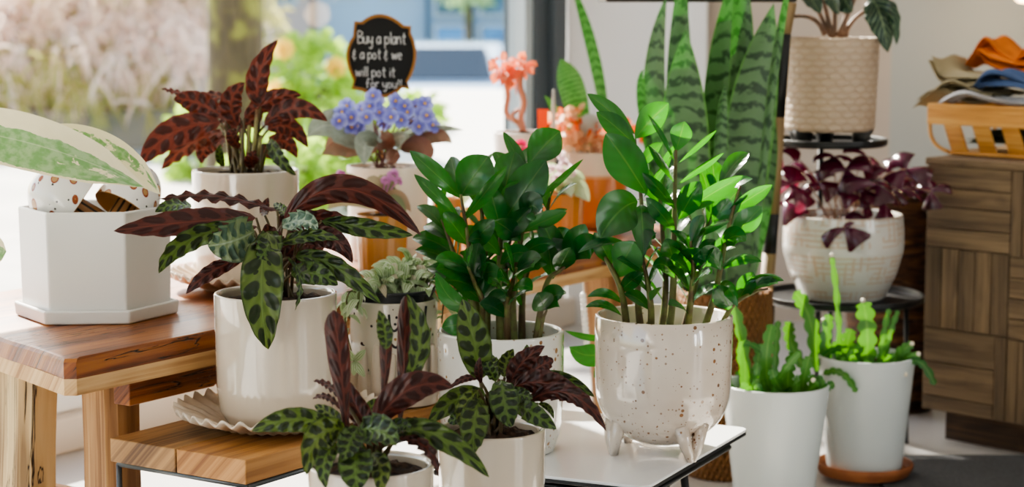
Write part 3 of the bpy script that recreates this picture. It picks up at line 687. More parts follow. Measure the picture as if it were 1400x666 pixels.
# plates
def plate(c, R_, label):
    t = thing('fluted_plate', c, label, 'plate', 'fluted plates under calathea pots'); mb = MB(); N = 34
    def fn(r, z, a, i):
        k = max(0, (r / R_ - .42) / .58); w = math.sin(a * N) * k
        return (r * (1 + .012 * w), z + .0045 * w)
    pr = [(0, .004), (R_ * .56, .004), (R_ * .60, .005), (R_ * .64, .009), (R_ * .69, .012), (R_ * .75, .017), (R_ * .9, .024), (R_ * .985, .030), (R_, .030), (R_, .027), (R_ * .9, .0205), (R_ * .7, .012), (R_ * .5, .003), (R_ * .4, 0), (0, 0)]
    lathe(mb, pr[::-1], c, N * 8, fn=fn); o = mb.build('plate_body', mplate, t); return t
m = M('plate_glaze'); o_ = m.obj(); xx = m.xyz(o_); rr_ = (xx[0] * xx[0] + xx[1] * xx[1]).pow(.5); zz_ = xx[2]
n_ = m.noise(o_, 40, 4); mplate = m.bsdf(m.mix((n_ * .7 + rr_ * 2.4).smooth(.5, .95), lin('#c9b6a0'), lin('#e6ddd0')), .3, m.bump(n_, .1, .002), coat=.3)
PC = P(379, 568, 2.67); PC.z = PZ + .0003
pl = plate(PC, .138, 'cream fluted plate under the large ivory calathea pot on the plank stand')
BC = P(338, 392, 3.11); BC.z = .3945
plate(BC, .121, 'fluted plate on the bench under the back calathea pot')

# --- large middle calathea
c = PC + Z * .0052; R1 = .0825; H1 = .178
t = thing('potted_calathea', c, 'largest calathea, in the tall ivory pot on the fluted plate beside the bench', 'plant', CG)
pot(t, c, IV(R1, H1), MAT_IVORY); sc = c + Z * (H1 - .012); soil(t, sc, R1 - .009)
calathea(t, 2.67, [
 ('u', (379, 288), (291, 268), (214, 273), 21, 48, .03, .02, {'wave': .3, 'cyc': 6}),
 ('u', (350, 298), (252, 304), (155, 316), 39, 12, -.02, -.05, {'wave': .14, 'cyc': 6}),
 ('t', (333, 308), (256, 330), (217, 374), 31, -12, -.03, -.06, {'wave': .2}),
 ('u', (352, 310), (302, 318), (262, 338), 16, 30, .0, -.02, {'wave': .25}),
 ('u', (335, 352), (288, 372), (254, 402), 22, 10, -.06, -.07, {'wave': .2}),
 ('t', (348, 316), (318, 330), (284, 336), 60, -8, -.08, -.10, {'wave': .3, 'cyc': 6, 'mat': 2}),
 ('t', (366, 318), (358, 396), (367, 478), 57, 0, -.125, -.105, {'wave': .1, 'cup': .2}),
 ('t', (372, 314), (366, 338), (352, 356), 36, 0, -.08, -.10, {}),
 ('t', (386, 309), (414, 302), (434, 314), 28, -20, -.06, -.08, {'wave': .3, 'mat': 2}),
 ('u', (388, 304), (474, 258), (576, 322), 40, 4, .0, .02, {'wave': .1, 'cyc': 6}),
 ('u', (418, 288), (444, 256), (474, 249), 8, 30, .05, .07, {'wave': .2}),
 ('t', (440, 302), (503, 312), (565, 322), 27, 8, -.02, -.01, {'wave': .16, 'cyc': 5}),
 ('u', (398, 304), (450, 300), (500, 318), 26, 22, .0, .01, {}),
 ('u', (406, 330), (452, 326), (482, 360), 30, 0, -.05, -.05, {'wave': .1}),
 ('t', (382, 334), (424, 322), (464, 328), 20, -18, -.06, -.07, {}),
 ('t', (404, 350), (460, 366), (521, 416), 30, 12, -.07, -.07, {'wave': .2}),
 ('t', (398, 376), (430, 374), (462, 390), 32, 0, -.085, -.08, {}),
 ('t', (394, 352), (410, 385), (403, 425), 10, 35, -.10, -.09, {'wave': .35}),
 ('u', (362, 295), (362, 284), (367, 270), 14, 0, .06, .07, {}),
 ('t', (392, 296), (384, 286), (374, 278), 16, 10, .03, .05, {}),
 ('u', (380, 352), (372, 330), (364, 306), 34, -10, -.03, -.04, {}),
 ('u', (390, 350), (404, 330), (398, 308), 30, 15, .01, .02, {}),
 ('u', (396, 345), (420, 345), (444, 338), 22, 10, .03, .05, {}),
 ('t', (352, 330), (332, 318), (306, 306), 20, 0, .02, .04, {}),
 ('u', (380, 310), (402, 290), (430, 276), 22, 0, .04, .07, {}),
 ('t', (262, 283), (236, 280), (212, 290), 20, 0, .07, .08, {'pet': False}),
 ('t', (378, 370), (352, 370), (330, 384), 26, 0, .02, .04, {}),
 ('u', (388, 362), (410, 358), (436, 356), 20, 0, .0, -.02, {}),
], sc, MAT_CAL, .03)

# --- back calathea on the bench
c = BC + Z * .0052; R2 = .0825; H2 = .183
t = thing('potted_calathea', c, 'back calathea in ivory pot on the bench, maroon leaves lit from the window', 'plant', CG)
pot(t, c, IV(R2, H2), MAT_IVORY); sc = c + Z * (H2 - .012); soil(t, sc, R2 - .009)
calathea(t, 3.11, [
 ('u', (356, 146), (354, 102), (380, 54), 33, 18, .0, .02, {'wave': .08, 'cyc': 4, 'tw': 30}),
 ('u', (326, 172), (316, 140), (335, 113), 32, 14, -.02, -.01, {'wave': .15}),
 ('u', (306, 160), (268, 140), (238, 136), 33, 6, .01, .0, {'wave': .16}),
 ('u', (266, 136), (242, 126), (220, 121), 10, 40, .05, .06, {'pet': False, 'wave': .3}),
 ('u', (318, 148), (294, 130), (264, 133), 14, 30, .06, .07, {'wave': .2}),
 ('u', (302, 168), (236, 182), (192, 226), 42, 8, -.02, -.06, {'wave': .12, 'cyc': 6}),
 ('u', (304, 182), (262, 196), (220, 232), 30, -20, .06, .06, {'wave': .25, 'cyc': 6}),
 ('u', (310, 190), (282, 200), (276, 224), 26, 0, .07, .07, {'wave': .2}),
 ('u', (334, 162), (372, 136), (412, 130), 27, 8, .0, .0, {'wave': .18}),
 ('u', (362, 172), (402, 148), (448, 166), 29, -4, -.02, -.02, {'wave': .16, 'cyc': 5}),
 ('u', (366, 178), (396, 174), (421, 202), 26, 10, .02, .02, {'wave': .15}),
 ('t', (370, 190), (380, 214), (405, 240), 19, 10, -.085, -.09, {'wave': .3, 'cyc': 4}),
 ('u', (366, 196), (390, 194), (406, 216), 24, 0, .07, .08, {'wave': .2}),
 ('u', (328, 202), (318, 188), (314, 176), 18, 10, -.04, -.04, {'pet': True}),
 ('u', (347, 230), (344, 218), (350, 206), 20, 10, -.05, -.05, {'pet': False}),
 ('t', (306, 228), (300, 212), (302, 197), 12, 0, -.03, -.04, {'pet': False}),
 ('u', (330, 174), (348, 160), (352, 146), 22, -10, .03, .04, {}),
 ('u', (330, 180), (312, 168), (300, 160), 24, 0, .02, .03, {}),
 ('u', (360, 196), (368, 208), (384, 216), 18, 0, .04, .05, {}),
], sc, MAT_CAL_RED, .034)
# extra upright stalks
mb = MB()
for x0, x1, y1 in ((322, 318, 178), (330, 332, 176), (338, 341, 172), (345, 352, 150), (316, 308, 168), (352, 356, 186)):
    tube(mb, bez(P(x0, 228, 3.10 + rnd.uniform(-.02, .03)), P((x0 + x1) / 2, (228 + y1) / 2, 3.10), P(x1, y1, 3.11), 6), .0032, 8)
mb.build('stem', mottled('pale_green_stalk', '#8b8a52', '#6a4a38', 30, .4, .1), t)

# --- foremost calathea, bottom centre
c = Vector((-.1515, 2.105, UZ + .0003)); R3 = .0675; H3 = .145
t = thing('potted_calathea', c, 'calathea with rolled upright maroon leaves in the ivory pot cut by the bottom edge', 'plant', CG)
pot(t, c, IV(R3, H3), MAT_IVORY); sc = c + Z * (H3 - .010); soil(t, sc, R3 - .009)
calathea(t, 2.105, [
 ('u', (474, 590), (466, 505), (456, 424), 32, 6, -.01, -.01, {'p': 'club', 'cup': .5, 'wave': .06}),
 ('u', (521, 566), (528, 490), (526, 440), 18, 10, .01, .01, {'p': 'club', 'cup': .6, 'wave': .05}),
 ('t', (528, 478), (526, 450), (518, 424), 22, -10, -.005, -.01, {'cup': .3, 'pet': False}),
 ('u', (546, 588), (552, 500), (554, 404), 20, 6, .03, .03, {'p': 'club', 'cup': .7}),
 ('t', (557, 520), (574, 462), (556, 402), 32, 22, .02, .025, {'pet': False, 'wave': .12, 'cyc': 4}),
 ('u', (510, 584), (560, 532), (620, 530), 46, 10, -.01, .0, {'wave': .07}),
 ('t', (454, 582), (398, 574), (344, 590), 35, -6, -.01, -.01, {'wave': .14, 'cyc': 6}),
 ('t', (472, 588), (436, 598), (419, 650), 42, -6, -.05, -.07, {'wave': .14}),
 ('t', (462, 606), (444, 630), (446, 668), 26, 10, -.075, -.085, {'wave': .16}),
 ('t', (490, 588), (520, 590), (542, 610), 46, -8, -.05, -.08, {'wave': .16}),
 ('t', (490, 584), (478, 606), (470, 630), 36, 8, -.05, -.07, {'wave': .16}),
 ('t', (490, 606), (486, 640), (490, 672), 48, 0, -.075, -.085, {'wave': .14}),
 ('t', (506, 622), (520, 640), (518, 676), 30, 0, -.06, -.085, {'wave': .14}),
 ('t', (528, 592), (598, 596), (669, 653), 37, 6, -.02, -.02, {'wave': .15, 'cyc': 6}),
 ('u', (466, 546), (448, 526), (428, 521), 12, 30, .05, .06, {'wave': .3}),
 ('u', (466, 560), (446, 542), (427, 546), 11, 30, .03, .04, {'wave': .3}),
 ('u', (512, 590), (490, 562), (476, 520), 32, -10, .02, .03, {}),
 ('t', (474, 584), (450, 566), (430, 554), 20, 0, .02, .03, {}),
 ('u', (544, 600), (582, 612), (600, 652), 17, 20, -.04, -.06, {'wave': .4, 'cyc': 4}),
 ('u', (538, 592), (562, 578), (594, 584), 16, 20, .02, .03, {'wave': .25}),
 ('t', (520, 590), (548, 582), (560, 590), 22, 0, -.02, -.05, {}),
 ('t', (494, 578), (508, 556), (520, 548), 18, 0, .04, .05, {}),
 ('t', (478, 592), (458, 590), (448, 600), 28, 0, -.01, -.02, {}),
], sc, MAT_CAL, .016)

# --- second front calathea
c = Vector((-.0235, 2.285, UZ + .0003)); R4 = .0625; H4 = .145
t = thing('potted_calathea', c, 'bushy low calathea in an ivory pot right of the foremost one, one leaf standing upright', 'plant', CG)
pot(t, c, IV(R4, H4), MAT_IVORY); sc = c + Z * (H4 - .010); soil(t, sc, R4 - .009)
calathea(t, 2.285, [
 ('t', (656, 520), (647, 462), (632, 409), 47, 4, -.01, .0, {'wave': .1}),
 ('t', (686, 520), (690, 552), (699, 584), 41, 0, -.06, -.06, {'wave': .1}),
 ('t', (656, 544), (648, 582), (648, 620), 40, 0, -.085, -.08, {'wave': .12}),
 ('t', (664, 540), (622, 548), (585, 580), 34, -6, -.03, -.05, {'wave': .14}),
 ('t', (654, 534), (636, 556), (630, 584), 26, -10, -.06, -.06, {'wave': .14}),
 ('u', (654, 518), (634, 518), (614, 532), 11, 20, .0, .0, {'wave': .15}),
 ('u', (698, 526), (714, 496), (745, 473), 30, 10, .0, .0, {'wave': .18}),
 ('u', (712, 520), (740, 500), (757, 493), 28, 0, .03, .04, {'wave': .18}),
 ('u', (702, 530), (748, 524), (802, 548), 36, 6, -.02, -.01, {'wave': .2, 'cyc': 6}),
 ('u', (718, 552), (778, 538), (829, 590), 26, 12, -.04, -.05, {'wave': .28, 'cyc': 7}),
 ('t', (728, 516), (772, 520), (813, 543), 22, 0, .0, -.01, {'wave': .2, 'cyc': 6}),
 ('t', (708, 554), (730, 566), (761, 587), 29, 8, -.06, -.06, {'wave': .12}),
 ('t', (690, 516), (692, 496), (702, 477), 24, 12, .02, .02, {}),
 ('t', (706, 502), (718, 486), (720, 471), 14, 0, .02, .03, {}),
 ('t', (682, 518), (674, 500), (668, 484), 24, 0, .03, .04, {}),
 ('u', (658, 524), (654, 506), (657, 488), 12, 0, -.02, -.02, {}),
 ('t', (678, 522), (668, 502), (661, 485), 18, -20, -.01, .0, {}),
 ('t', (736, 552), (750, 558), (757, 573), 9, 0, -.02, -.02, {}),
 ('t', (690, 540), (712, 540), (728, 546), 22, 0, -.03, -.05, {}),
 ('u', (694, 534), (710, 510), (726, 508), 22, 0, .02, .02, {}),
 ('t', (650, 556), (628, 570), (612, 578), 20, 0, .02, .03, {}),
 ('t', (672, 548), (668, 564), (676, 580), 18, 0, .0, .0, {}),
], sc, MAT_CAL, .02)

# ================================================================== pot with praising hands and writing
c = Vector((-.170, 2.845, PZ + .0003)); Rv = .0630; Hv = .150
t = thing('potted_tradescantia', c, 'variegated trailing plant in a cream dotted pot with hand lettering, on the plank stand', 'plant')
m = M('dotted_cream_glaze'); o_ = m.obj(); d1, c1 = m.voro(o_, 74); k = m.xyz(c1); on = k[1] < .75
dd = (d1 < .19) * on; c_ = m.mix(dd, lin('#d9d2c6'), m.mix(k[2] > .45, lin('#9c7a50'), lin('#1f1f22')))
mdot = m.bsdf(c_, .2, coat=.4)
pot(t, c, fillet([(0, 0), (Rv * .93, 0), (Rv, .008), (Rv, Hv), (Rv - .005, Hv), (Rv - .005, Hv * .4), (0, Hv * .4)], .003), mdot)
mb = MB(); r_ = Rv - .0055; lathe(mb, fillet([(r_ - .004, Hv - .03), (r_, Hv - .03), (r_ + .0005, Hv + .010), (r_ + .003, Hv + .010), (r_ + .003, Hv + .0145), (r_ - .003, Hv + .0145), (r_ - .004, Hv - .03)], .001), c, 72); mb.build('nursery_pot', plain('black_plastic', '#22262c', .35), t)
soil(t, c + Z * (Hv + .002), r_ - .003)
mh = plain('cream_hand_glaze', '#d8cbbb', .3)
def onpot(a, z, off=0): return c + Vector(((Rv + off) * math.sin(a), -(Rv + off) * math.cos(a), z))
def hand(a0, sgn):
    mb = MB(); pts = []
    # palm wraps the pot low down, fingers reach up the side
    vs, fs, uv = [], [], []; n, k = 14, 8
    for i in range(n + 1):
        a = a0 - .62 + 1.24 * i / n
        for j in range(k + 1):
            z = .002 + (.036 + .010 * math.sin(PI * i / n)) * j / k; o = .006 * math.sin(PI * min(1, .18 + i / n * .7)) * (1 - (j / k) ** 3 * .8) + .0006
            vs.append(onpot(a, z, o)); uv.append((0, 0))
    for i in range(n):
        for j in range(k):
            q = i * (k + 1) + j; fs.append((q, q + k + 1, q + k + 2, q + 1))
    mb.add(vs, fs, uv)
    for q, (da, h) in enumerate(((-.52, .072), (-.22, .088), (.08, .092), (.36, .080))):
        da *= sgn; pp = [onpot(a0 + da * 1., .02, .001), onpot(a0 + da * 1.12, .02 + (h - .02) * .5, .003), onpot(a0 + da * 1.2, h - .01, .0022), onpot(a0 + da * 1.22, h, .0008)]
        cc = catmull(pp, 5); tube(mb, cc, [.0085 * (1 - .45 * i / (len(cc) - 1)) for i in range(len(cc) - 1)] + [.0018], 10)
    cc = catmull([onpot(a0 + .60 * sgn, .012, .001), onpot(a0 + .82 * sgn, .030, .003), onpot(a0 + .92 * sgn, .052, .001)], 5); tube(mb, cc, [.009 - .0045 * i / (len(cc) - 1) for i in range(len(cc) - 1)] + [.002], 10)
    mb.build('hand_relief', mh, t)
hand(-.42, 1); hand(.80, -1)
mb = MB()
def yput(x, y): return onpot(-.10 + x, .078 + y * .052 + .0, .0004)
write(mb, 'y', lambda x, y: onpot(-.05 + x * .62, .107 + y * .047, .0003), .0018)
write(mb, 'a', lambda x, y: onpot(.24 + x * .62, .108 + y * .047, .0003), .0018)
write(mb, 'y', lambda x, y: onpot(.50 + x * .5, .108 + y * .047, .0003), .0018)
write(mb, '!', lambda x, y: onpot(.74 + x * .4 + y * .08, .108 + y * .038, .0003), .0019)
mb.build('lettering', MAT_BLACK, t)
m = M('tradescantia_leaf'); u_, v_, _ = m.uv(); au = (u_ * 2 - 1).abs(); i_ = m.island()
st = ((u_ * 24 + i_ * 7).sin() * .5 + .5).smooth(.45, .75); c_ = m.mix(st * .75, lin('#98b480'), lin('#f0f5e6')); c_ = m.mix(au.smooth(.75, .95) * .6, c_, lin('#e8ecdc')); c_ = m.mix(i_.smooth(.9, 1.) * .5, c_, lin('#c99a9a'))
mtrad = m.bsdf(c_, .4, trans=.25, tcol=lin('#a8c880'))
mb = MB(); r = random.Random(21); top = c + Z * (Hv + .006)
def sprig(pts, n, l, w):
    cu = catmull(pts, 6); tube(mb, cu, .0013, 5, 1)
    for i in range(n):
        k = min(len(cu) - 2, int((i + .6) / n * (len(cu) - 1))); T = (cu[k + 1] - cu[k]).normalized(); s_ = T.orthogonal().normalized()
        out = Matrix.Rotation(r.uniform(0, 6.28), 3, T) @ s_; D = (out * .8 + T * .5 + Z * .1).normalized(); ll = l * r.uniform(.7, 1.25)
        leaf(mb, cu[k], cu[k] + D * ll * .5 + Z * ll * .06, cu[k] + D * ll - Z * ll * .25, w * r.uniform(.8, 1.2), 0, False, 'cal', 9, 4, 0, 2, .25, nrm=Z * .9 + Vector((r.uniform(-.3, .3), -.5, 0)))
for i in range(34):
    a = r.uniform(0, 6.28); q = r.uniform(.1, 1) ** .7; e = Vector((math.cos(a), math.sin(a), 0)) * (Rv * .95 * q)
    sprig([top + e * .3, top + e * .7 + Z * .014, top + e * 1.05 + Z * (.026 - .020 * q)], 6, .031, .0140)
for i in range(9):      # a denser tuft at the back right
    e = Vector((r.uniform(-.01, .055), r.uniform(0, .05), 0)); sprig([top + e * .4, top + e * .8 + Z * .02, top + e + Z * r.uniform(.03, .045)], 6, .034, .0155)
def hang(px, ys, d, n=6): sprig([top + Vector((W(px[0] - 536, d), d - 2.845, 0)) * .75 + Z * .004] + [P(x, y, d) for x, y in zip(px, ys)], n, .026, .011)
hang((604, 612, 606, 604), (384, 398, 420, 442), 2.83, 9); hang((598, 618, 622), (372, 384, 400), 2.80, 8); hang((590, 600, 600), (368, 392, 410), 2.86, 6)
hang((480, 474, 476, 478), (398, 410, 424, 436), 2.775, 8); hang((492, 490, 488), (398, 412, 424), 2.77, 7); hang((474, 470, 474), (400, 424, 440), 2.80, 6)
sprig([P(470, 420, 2.79), P(474, 455, 2.785), P(480, 480, 2.78), P(484, 494, 2.775)], 2, .02, .008)
for tip in ((500, 478), (499, 516), (484, 514), (472, 476)): leaf(mb, P(484, 494, 2.775), P((484 + tip[0]) / 2, (494 + tip[1]) / 2, 2.77), P(*tip, 2.77), .0115, 0, False, 'cal', 9, 4)
mb.build('foliage', [mtrad, MAT_CANE], t)
# ================================================================== ZZ plants
def zleaves(d, L):
    out = []
    for b, tip, w, roll, un, dm, dt in L:
        B, T = P(*b, d + dm * .4), P(*tip, d + dt); Mi = (B + T) / 2 + Vector((0, dm - (dm * .4 + dt) / 2, .012 * (1 if T.z < B.z + .03 else .2)))
        out.append((B, Mi, T, W(w, d), roll, un))
    return out
ZG = 'speckled pots of glossy dark green leaflets'
# left one
c = Vector((-.016, 2.752, TZ + .0003)); Rz = .0885; Hz = .168
t = thing('potted_zz_plant', c, 'dark glossy ZZ plant in the plain-bottomed pale speckled pot, left of the footed pot', 'plant', ZG)
pot(t, c, fillet([(0, 0), (Rz * .86, 0), (Rz * .95, Hz * .15), (Rz, Hz * .5), (Rz, Hz), (Rz - .005, Hz + .001), (Rz - .007, Hz - .002), (Rz - .009, Hz * .55), (0, Hz * .55)], .003), MAT_SPECK2)
soil(t, c + Z * (Hz - .035), Rz - .009); d = 2.752; s0 = c + Z * (Hz - .036)
def pth(base, *pts): return [s0 + Vector((base[0], base[1], 0))] + [P(x, y, d + q) for x, y, q in pts]
zz_stem(t, pth((-.02, -.01), (648, 400, -.03), (640, 330, -.03), (630, 266, -.03)), zleaves(d, [
    ((630, 268), (668, 213), 54, -8, False, -.03, -.02), ((632, 272), (560, 206), 27, 12, False, -.03, -.02), ((631, 302), (566, 238), 20, 20, False, -.04, -.03),
    ((632, 304), (694, 226), 24, 38, False, -.05, -.05), ((630, 272), (616, 214), 36, -30, False, .0, .02), ((640, 335), (606, 290), 30, 15, False, -.04, -.05), ((642, 340), (676, 300), 30, -10, False, -.05, -.06),
    ((646, 385), (606, 367), 26, 10, False, -.05, -.07), ((648, 392), (684, 376), 26, 0, True, -.05, -.07)]), 0, seed=1)
zz_stem(t, pth((.0, .0), (682, 400, .0), (684, 330, .0), (688, 264, .0)), zleaves(d, [
    ((688, 268), (704, 207), 44, 0, False, .01, .03), ((690, 300), (747, 219), 52, -6, False, -.02, -.01), ((688, 282), (664, 226), 34, 20, False, .02, .04),
    ((686, 320), (668, 252), 34, -10, False, -.02, -.02), ((686, 330), (726, 284), 30, 10, False, -.02, -.03), ((684, 350), (640, 330), 28, 0, False, -.04, -.06), ((684, 362), (728, 352), 26, 14, False, -.05, -.07), ((684, 388), (650, 378), 26, 0, False, -.05, -.06)]), 2, al=.06, aw=.026, start=.35, seed=2)
zz_stem(t, pth((.02, .01), (702, 400, .02), (716, 300, .03), (722, 222, .03)), zleaves(d, [
    ((722, 226), (766, 179), 48, -6, False, .03, .04), ((722, 248), (688, 180), 22, 35, False, .05, .07), ((726, 280), (798, 217), 17, 55, False, .0, .02), ((722, 262), (684, 222), 34, 10, False, .05, .07),
    ((716, 296), (737, 290), 40, 0, False, -.03, -.04), ((714, 318), (775, 290), 25, 25, True, -.03, -.04), ((712, 330), (676, 302), 32, -8, False, -.02, -.04), ((708, 356), (760, 336), 24, 20, False, -.05, -.06), ((706, 380), (748, 362), 22, 30, False, -.05, -.06)]), 2, al=.06, aw=.026, start=.35, seed=3)
zz_stem(t, pth((.045, -.02), (746, 392, -.03), (766, 370, -.04), (782, 356, -.04)), zleaves(d, [
    ((782, 356), (818, 338), 36, 0, False, -.05, -.05), ((774, 362), (800, 306), 36, -12, False, -.03, -.03), ((768, 366), (740, 300), 34, 10, False, -.02, -.02), ((780, 356), (764, 310), 34, 0, False, -.02, -.01), ((756, 382), (748, 330), 30, -8, False, -.03, -.04), ((762, 372), (780, 338), 30, 20, False, -.06, -.08)]), 0, rad=.004, seed=4)
zz_stem(t, pth((.05, -.04), (742, 440, -.05), (746, 428, -.05), (748, 424, -.05)), zleaves(d, [((746, 424), (768, 406), 34, 0, False, -.05, -.05), ((746, 424), (735, 400), 34, 10, False, -.06, -.07), ((748, 424), (774, 402), 14, 30, False, -.04, -.03)]), 0, rad=.0025, seed=5)
zz_stem(t, pth((-.045, .02), (644, 410, .02), (622, 350, .03), (604, 300, .05)), [], 7, al=.07, aw=.032, start=.2, seed=6)
zz_stem(t, pth((.01, .045), (690, 380, .05), (700, 300, .06), (700, 240, .07)), [], 7, al=.07, aw=.032, start=.25, seed=7)
zz_stem(t, pth((-.035, -.02), (660, 420, -.04), (650, 390, -.05), (640, 365, -.07)), [], 5, al=.06, aw=.030, start=.2, seed=8)
zz_stem(t, pth((.03, .04), (716, 390, .05), (740, 320, .06), (752, 270, .07)), [], 6, al=.068, aw=.03, start=.2, seed=82)
zz_stem(t, pth((.01, -.03), (694, 420, -.05), (700, 390, -.07), (706, 366, -.08)), [], 4, al=.058, aw=.029, start=.2, seed=83)
zz_stem(t, pth((-.02, .04), (666, 390, .04), (660, 310, .05), (656, 246, .06)), [], 6, al=.065, aw=.03, start=.25, seed=81)
mb = MB(); leaf(mb, P(655, 442, 2.70), P(626, 444, 2.665), P(604, 448, 2.655), W(30, 2.7), 0, False, 'zz', 16, 6); leaf(mb, P(648, 420, 2.70), P(618, 410, 2.67), P(596, 372, 2.66), W(26, 2.7), 0, False, 'zz', 16, 6); mb.build('foliage', MAT_ZZ, t)

# right one in the footed pot
c = Vector((.210, 2.735, TZ + .0012)); Rf = .0955; z0 = .010
t = thing('potted_zz_plant', c, 'tall sunlit ZZ plant in the brown-speckled round-bottomed pot on short feet', 'plant', ZG)
prof = [(0, z0)] + [(Rf * .985 * math.sin(a) ** .9, z0 + .082 * (1 - math.cos(a))) for a in [PI / 2 * i / 12 for i in range(1, 13)]] + [(Rf, .150), (Rf, .1905), (Rf - .002, .1925), (Rf - .005, .1925), (Rf - .007, .190), (Rf - .008, .130), (0, .130)]
pot(t, c, prof, MAT_SPECK)
for i, a in enumerate((-62, 20 + 178, 62 - 10, 128)):
    a = math.radians(a); u = Vector((math.cos(a), math.sin(a), 0)); s_ = Vector((-math.sin(a), math.cos(a), 0)); mb = MB()
    ft = c + u * .073
    for sg in (-1, 1): tube(mb, [ft + Z * .0005, ft + u * .001 + s_ * sg * .009 + Z * .020, ft - u * .002 + s_ * sg * .017 + Z * .050], [.0068, .0085, .0115], 10)
    tube(mb, [ft + Z * .0, ft - u * .002 + Z * .012], [.007, .0085], 10)
    mb.build('foot', MAT_SPECK, t)
soil(t, c + Z * .158, Rf - .009); d = 2.735; s0 = c + Z * .157
zz_stem(t, pth((.005, -.01), (920, 400, -.01), (922, 300, -.01), (924, 205, -.01)), zleaves(d, [
    ((924, 208), (936, 166), 30, 0, True, -.02, -.02), ((928, 223), (980, 178), 13, 55, False, -.01, .0), ((926, 253), (990, 209), 15, 52, False, -.02, -.02), ((922, 220), (886, 157), 11, 48, False, -.01, .0),
    ((922, 250), (886, 198), 15, -45, False, -.03, -.03), ((923, 286), (878, 236), 22, -32, False, -.04, -.04), ((922, 316), (883, 270), 25, -28, False, -.05, -.05), ((928, 294), (1016, 240), 26, 30, False, -.02, -.02),
    ((928, 300), (958, 248), 34, -10, False, -.03, -.04), ((926, 330), (998, 302), 16, 50, False, -.05, -.06), ((922, 362), (910, 326), 30, 0, False, -.06, -.07), ((924, 372), (960, 340), 34, 10, False, -.06, -.08), ((922, 380), (892, 366), 22, 0, False, -.06, -.08)]), 0, rad=.005, seed=11)
zz_stem(t, pth((-.03, .0), (872, 400, .0), (878, 300, .0), (868, 190, .02)), zleaves(d, [
    ((868, 184), (803, 128), 25, 25, False, .02, .03), ((870, 200), (815, 153), 30, 12, False, .0, .0), ((868, 190), (914, 141), 38, 15, True, .02, .03), ((884, 266), (828, 182), 54, -8, False, -.03, -.03),
    ((872, 276), (820, 326), 60, -4, False, -.05, -.07), ((876, 280), (880, 350), 32, 0, False, -.04, -.06), ((880, 270), (918, 216), 14, 40, False, .02, .04), ((872, 230), (906, 196), 20, 30, True, .03, .05),
    ((876, 320), (902, 296), 24, 10, False, -.03, -.05), ((874, 350), (896, 326), 26, 0, False, -.04, -.06)]), 0, rad=.0045, seed=12)
zz_stem(t, pth((-.05, -.02), (850, 400, -.03), (832, 360, -.03), (818, 340, -.03)), zleaves(d, [
    ((858, 335), (790, 346), 14, 30, False, -.05, -.05), ((836, 362), (812, 318), 26, 0, False, -.04, -.04), ((842, 380), (866, 330), 48, -10, True, -.05, -.06), ((852, 416), (803, 406), 14, 25, False, -.05, -.05), ((850, 432), (800, 420), 13, 30, False, -.06, -.06), ((846, 400), (880, 372), 22, 0, False, -.05, -.07)]), 0, seed=13)
zz_stem(t, pth((.05, -.01), (978, 400, -.02), (994, 320, -.02), (1012, 254, -.01)), zleaves(d, [
    ((974, 304), (1012, 258), 38, -10, False, -.01, -.01), ((992, 294), (1056, 253), 23, 25, False, -.02, -.02), ((998, 328), (1042, 282), 32, 8, True, -.03, -.03), ((980, 372), (1042, 358), 18, 35, False, -.04, -.05), ((1010, 398), (1072, 384), 18, 40, False, -.04, -.05),
    ((990, 350), (950, 318), 32, 5, False, -.03, -.05), ((986, 370), (954, 352), 30, -5, False, -.06, -.08), ((986, 340), (1020, 330), 28, 0, False, -.04, -.06), ((984, 392), (1008, 420), 20, 20, False, -.06, -.08), ((996, 300), (968, 262), 34, 0, False, .0, .01)]), 0, seed=14)
zz_stem(t, pth((.07, -.01), (1000, 420, -.02), (1030, 400, -.03), (1050, 395, -.03)), zleaves(d, [((1020, 402), (1064, 388), 17, 30, False, -.04, -.04), ((1008, 412), (1030, 372), 26, -8, False, -.03, -.03), ((998, 424), (976, 390), 30, 0, False, -.05, -.06)]), 0, rad=.0035, seed=15)
zz_stem(t, pth((.0, .04), (910, 390, .05), (905, 310, .06), (900, 240, .07)), [], 7, al=.07, aw=.03, start=.2, seed=16)
zz_stem(t, pth((.03, .04), (950, 390, .05), (966, 310, .06), (985, 250, .06)), [], 7, al=.075, aw=.032, start=.2, seed=17)
zz_stem(t, pth((.03, -.03), (944, 410, -.05), (948, 370, -.06), (944, 330, -.06)), [], 5, al=.055, aw=.026, start=.2, seed=18)
zz_stem(t, pth((-.02, -.03), (890, 420, -.05), (884, 380, -.05), (878, 350, -.05)), [], 4, al=.05, aw=.024, start=.25, seed=19)
mb = MB()
for tip in ((780, 470), (786, 456)): pass
leaf(mb, P(846, 470, 2.86), P(810, 486, 2.86), P(778, 474, 2.86), W(32, 2.86), 0, False, 'zz', 14, 6); leaf(mb, P(840, 462, 2.87), P(806, 462, 2.87), P(772, 452, 2.87), W(11, 2.87), 30, False, 'zz', 14, 6); leaf(mb, P(850, 476, 2.85), P(830, 500, 2.85), P(812, 516, 2.85), W(26, 2.85), 0, False, 'zz', 14, 6)
tube(mb, bez(s0 + Vector((-.05, .07, 0)), P(860, 430, 2.84), P(846, 470, 2.86), 8), .0025, 6); mb.build('foliage', MAT_ZZ, t)

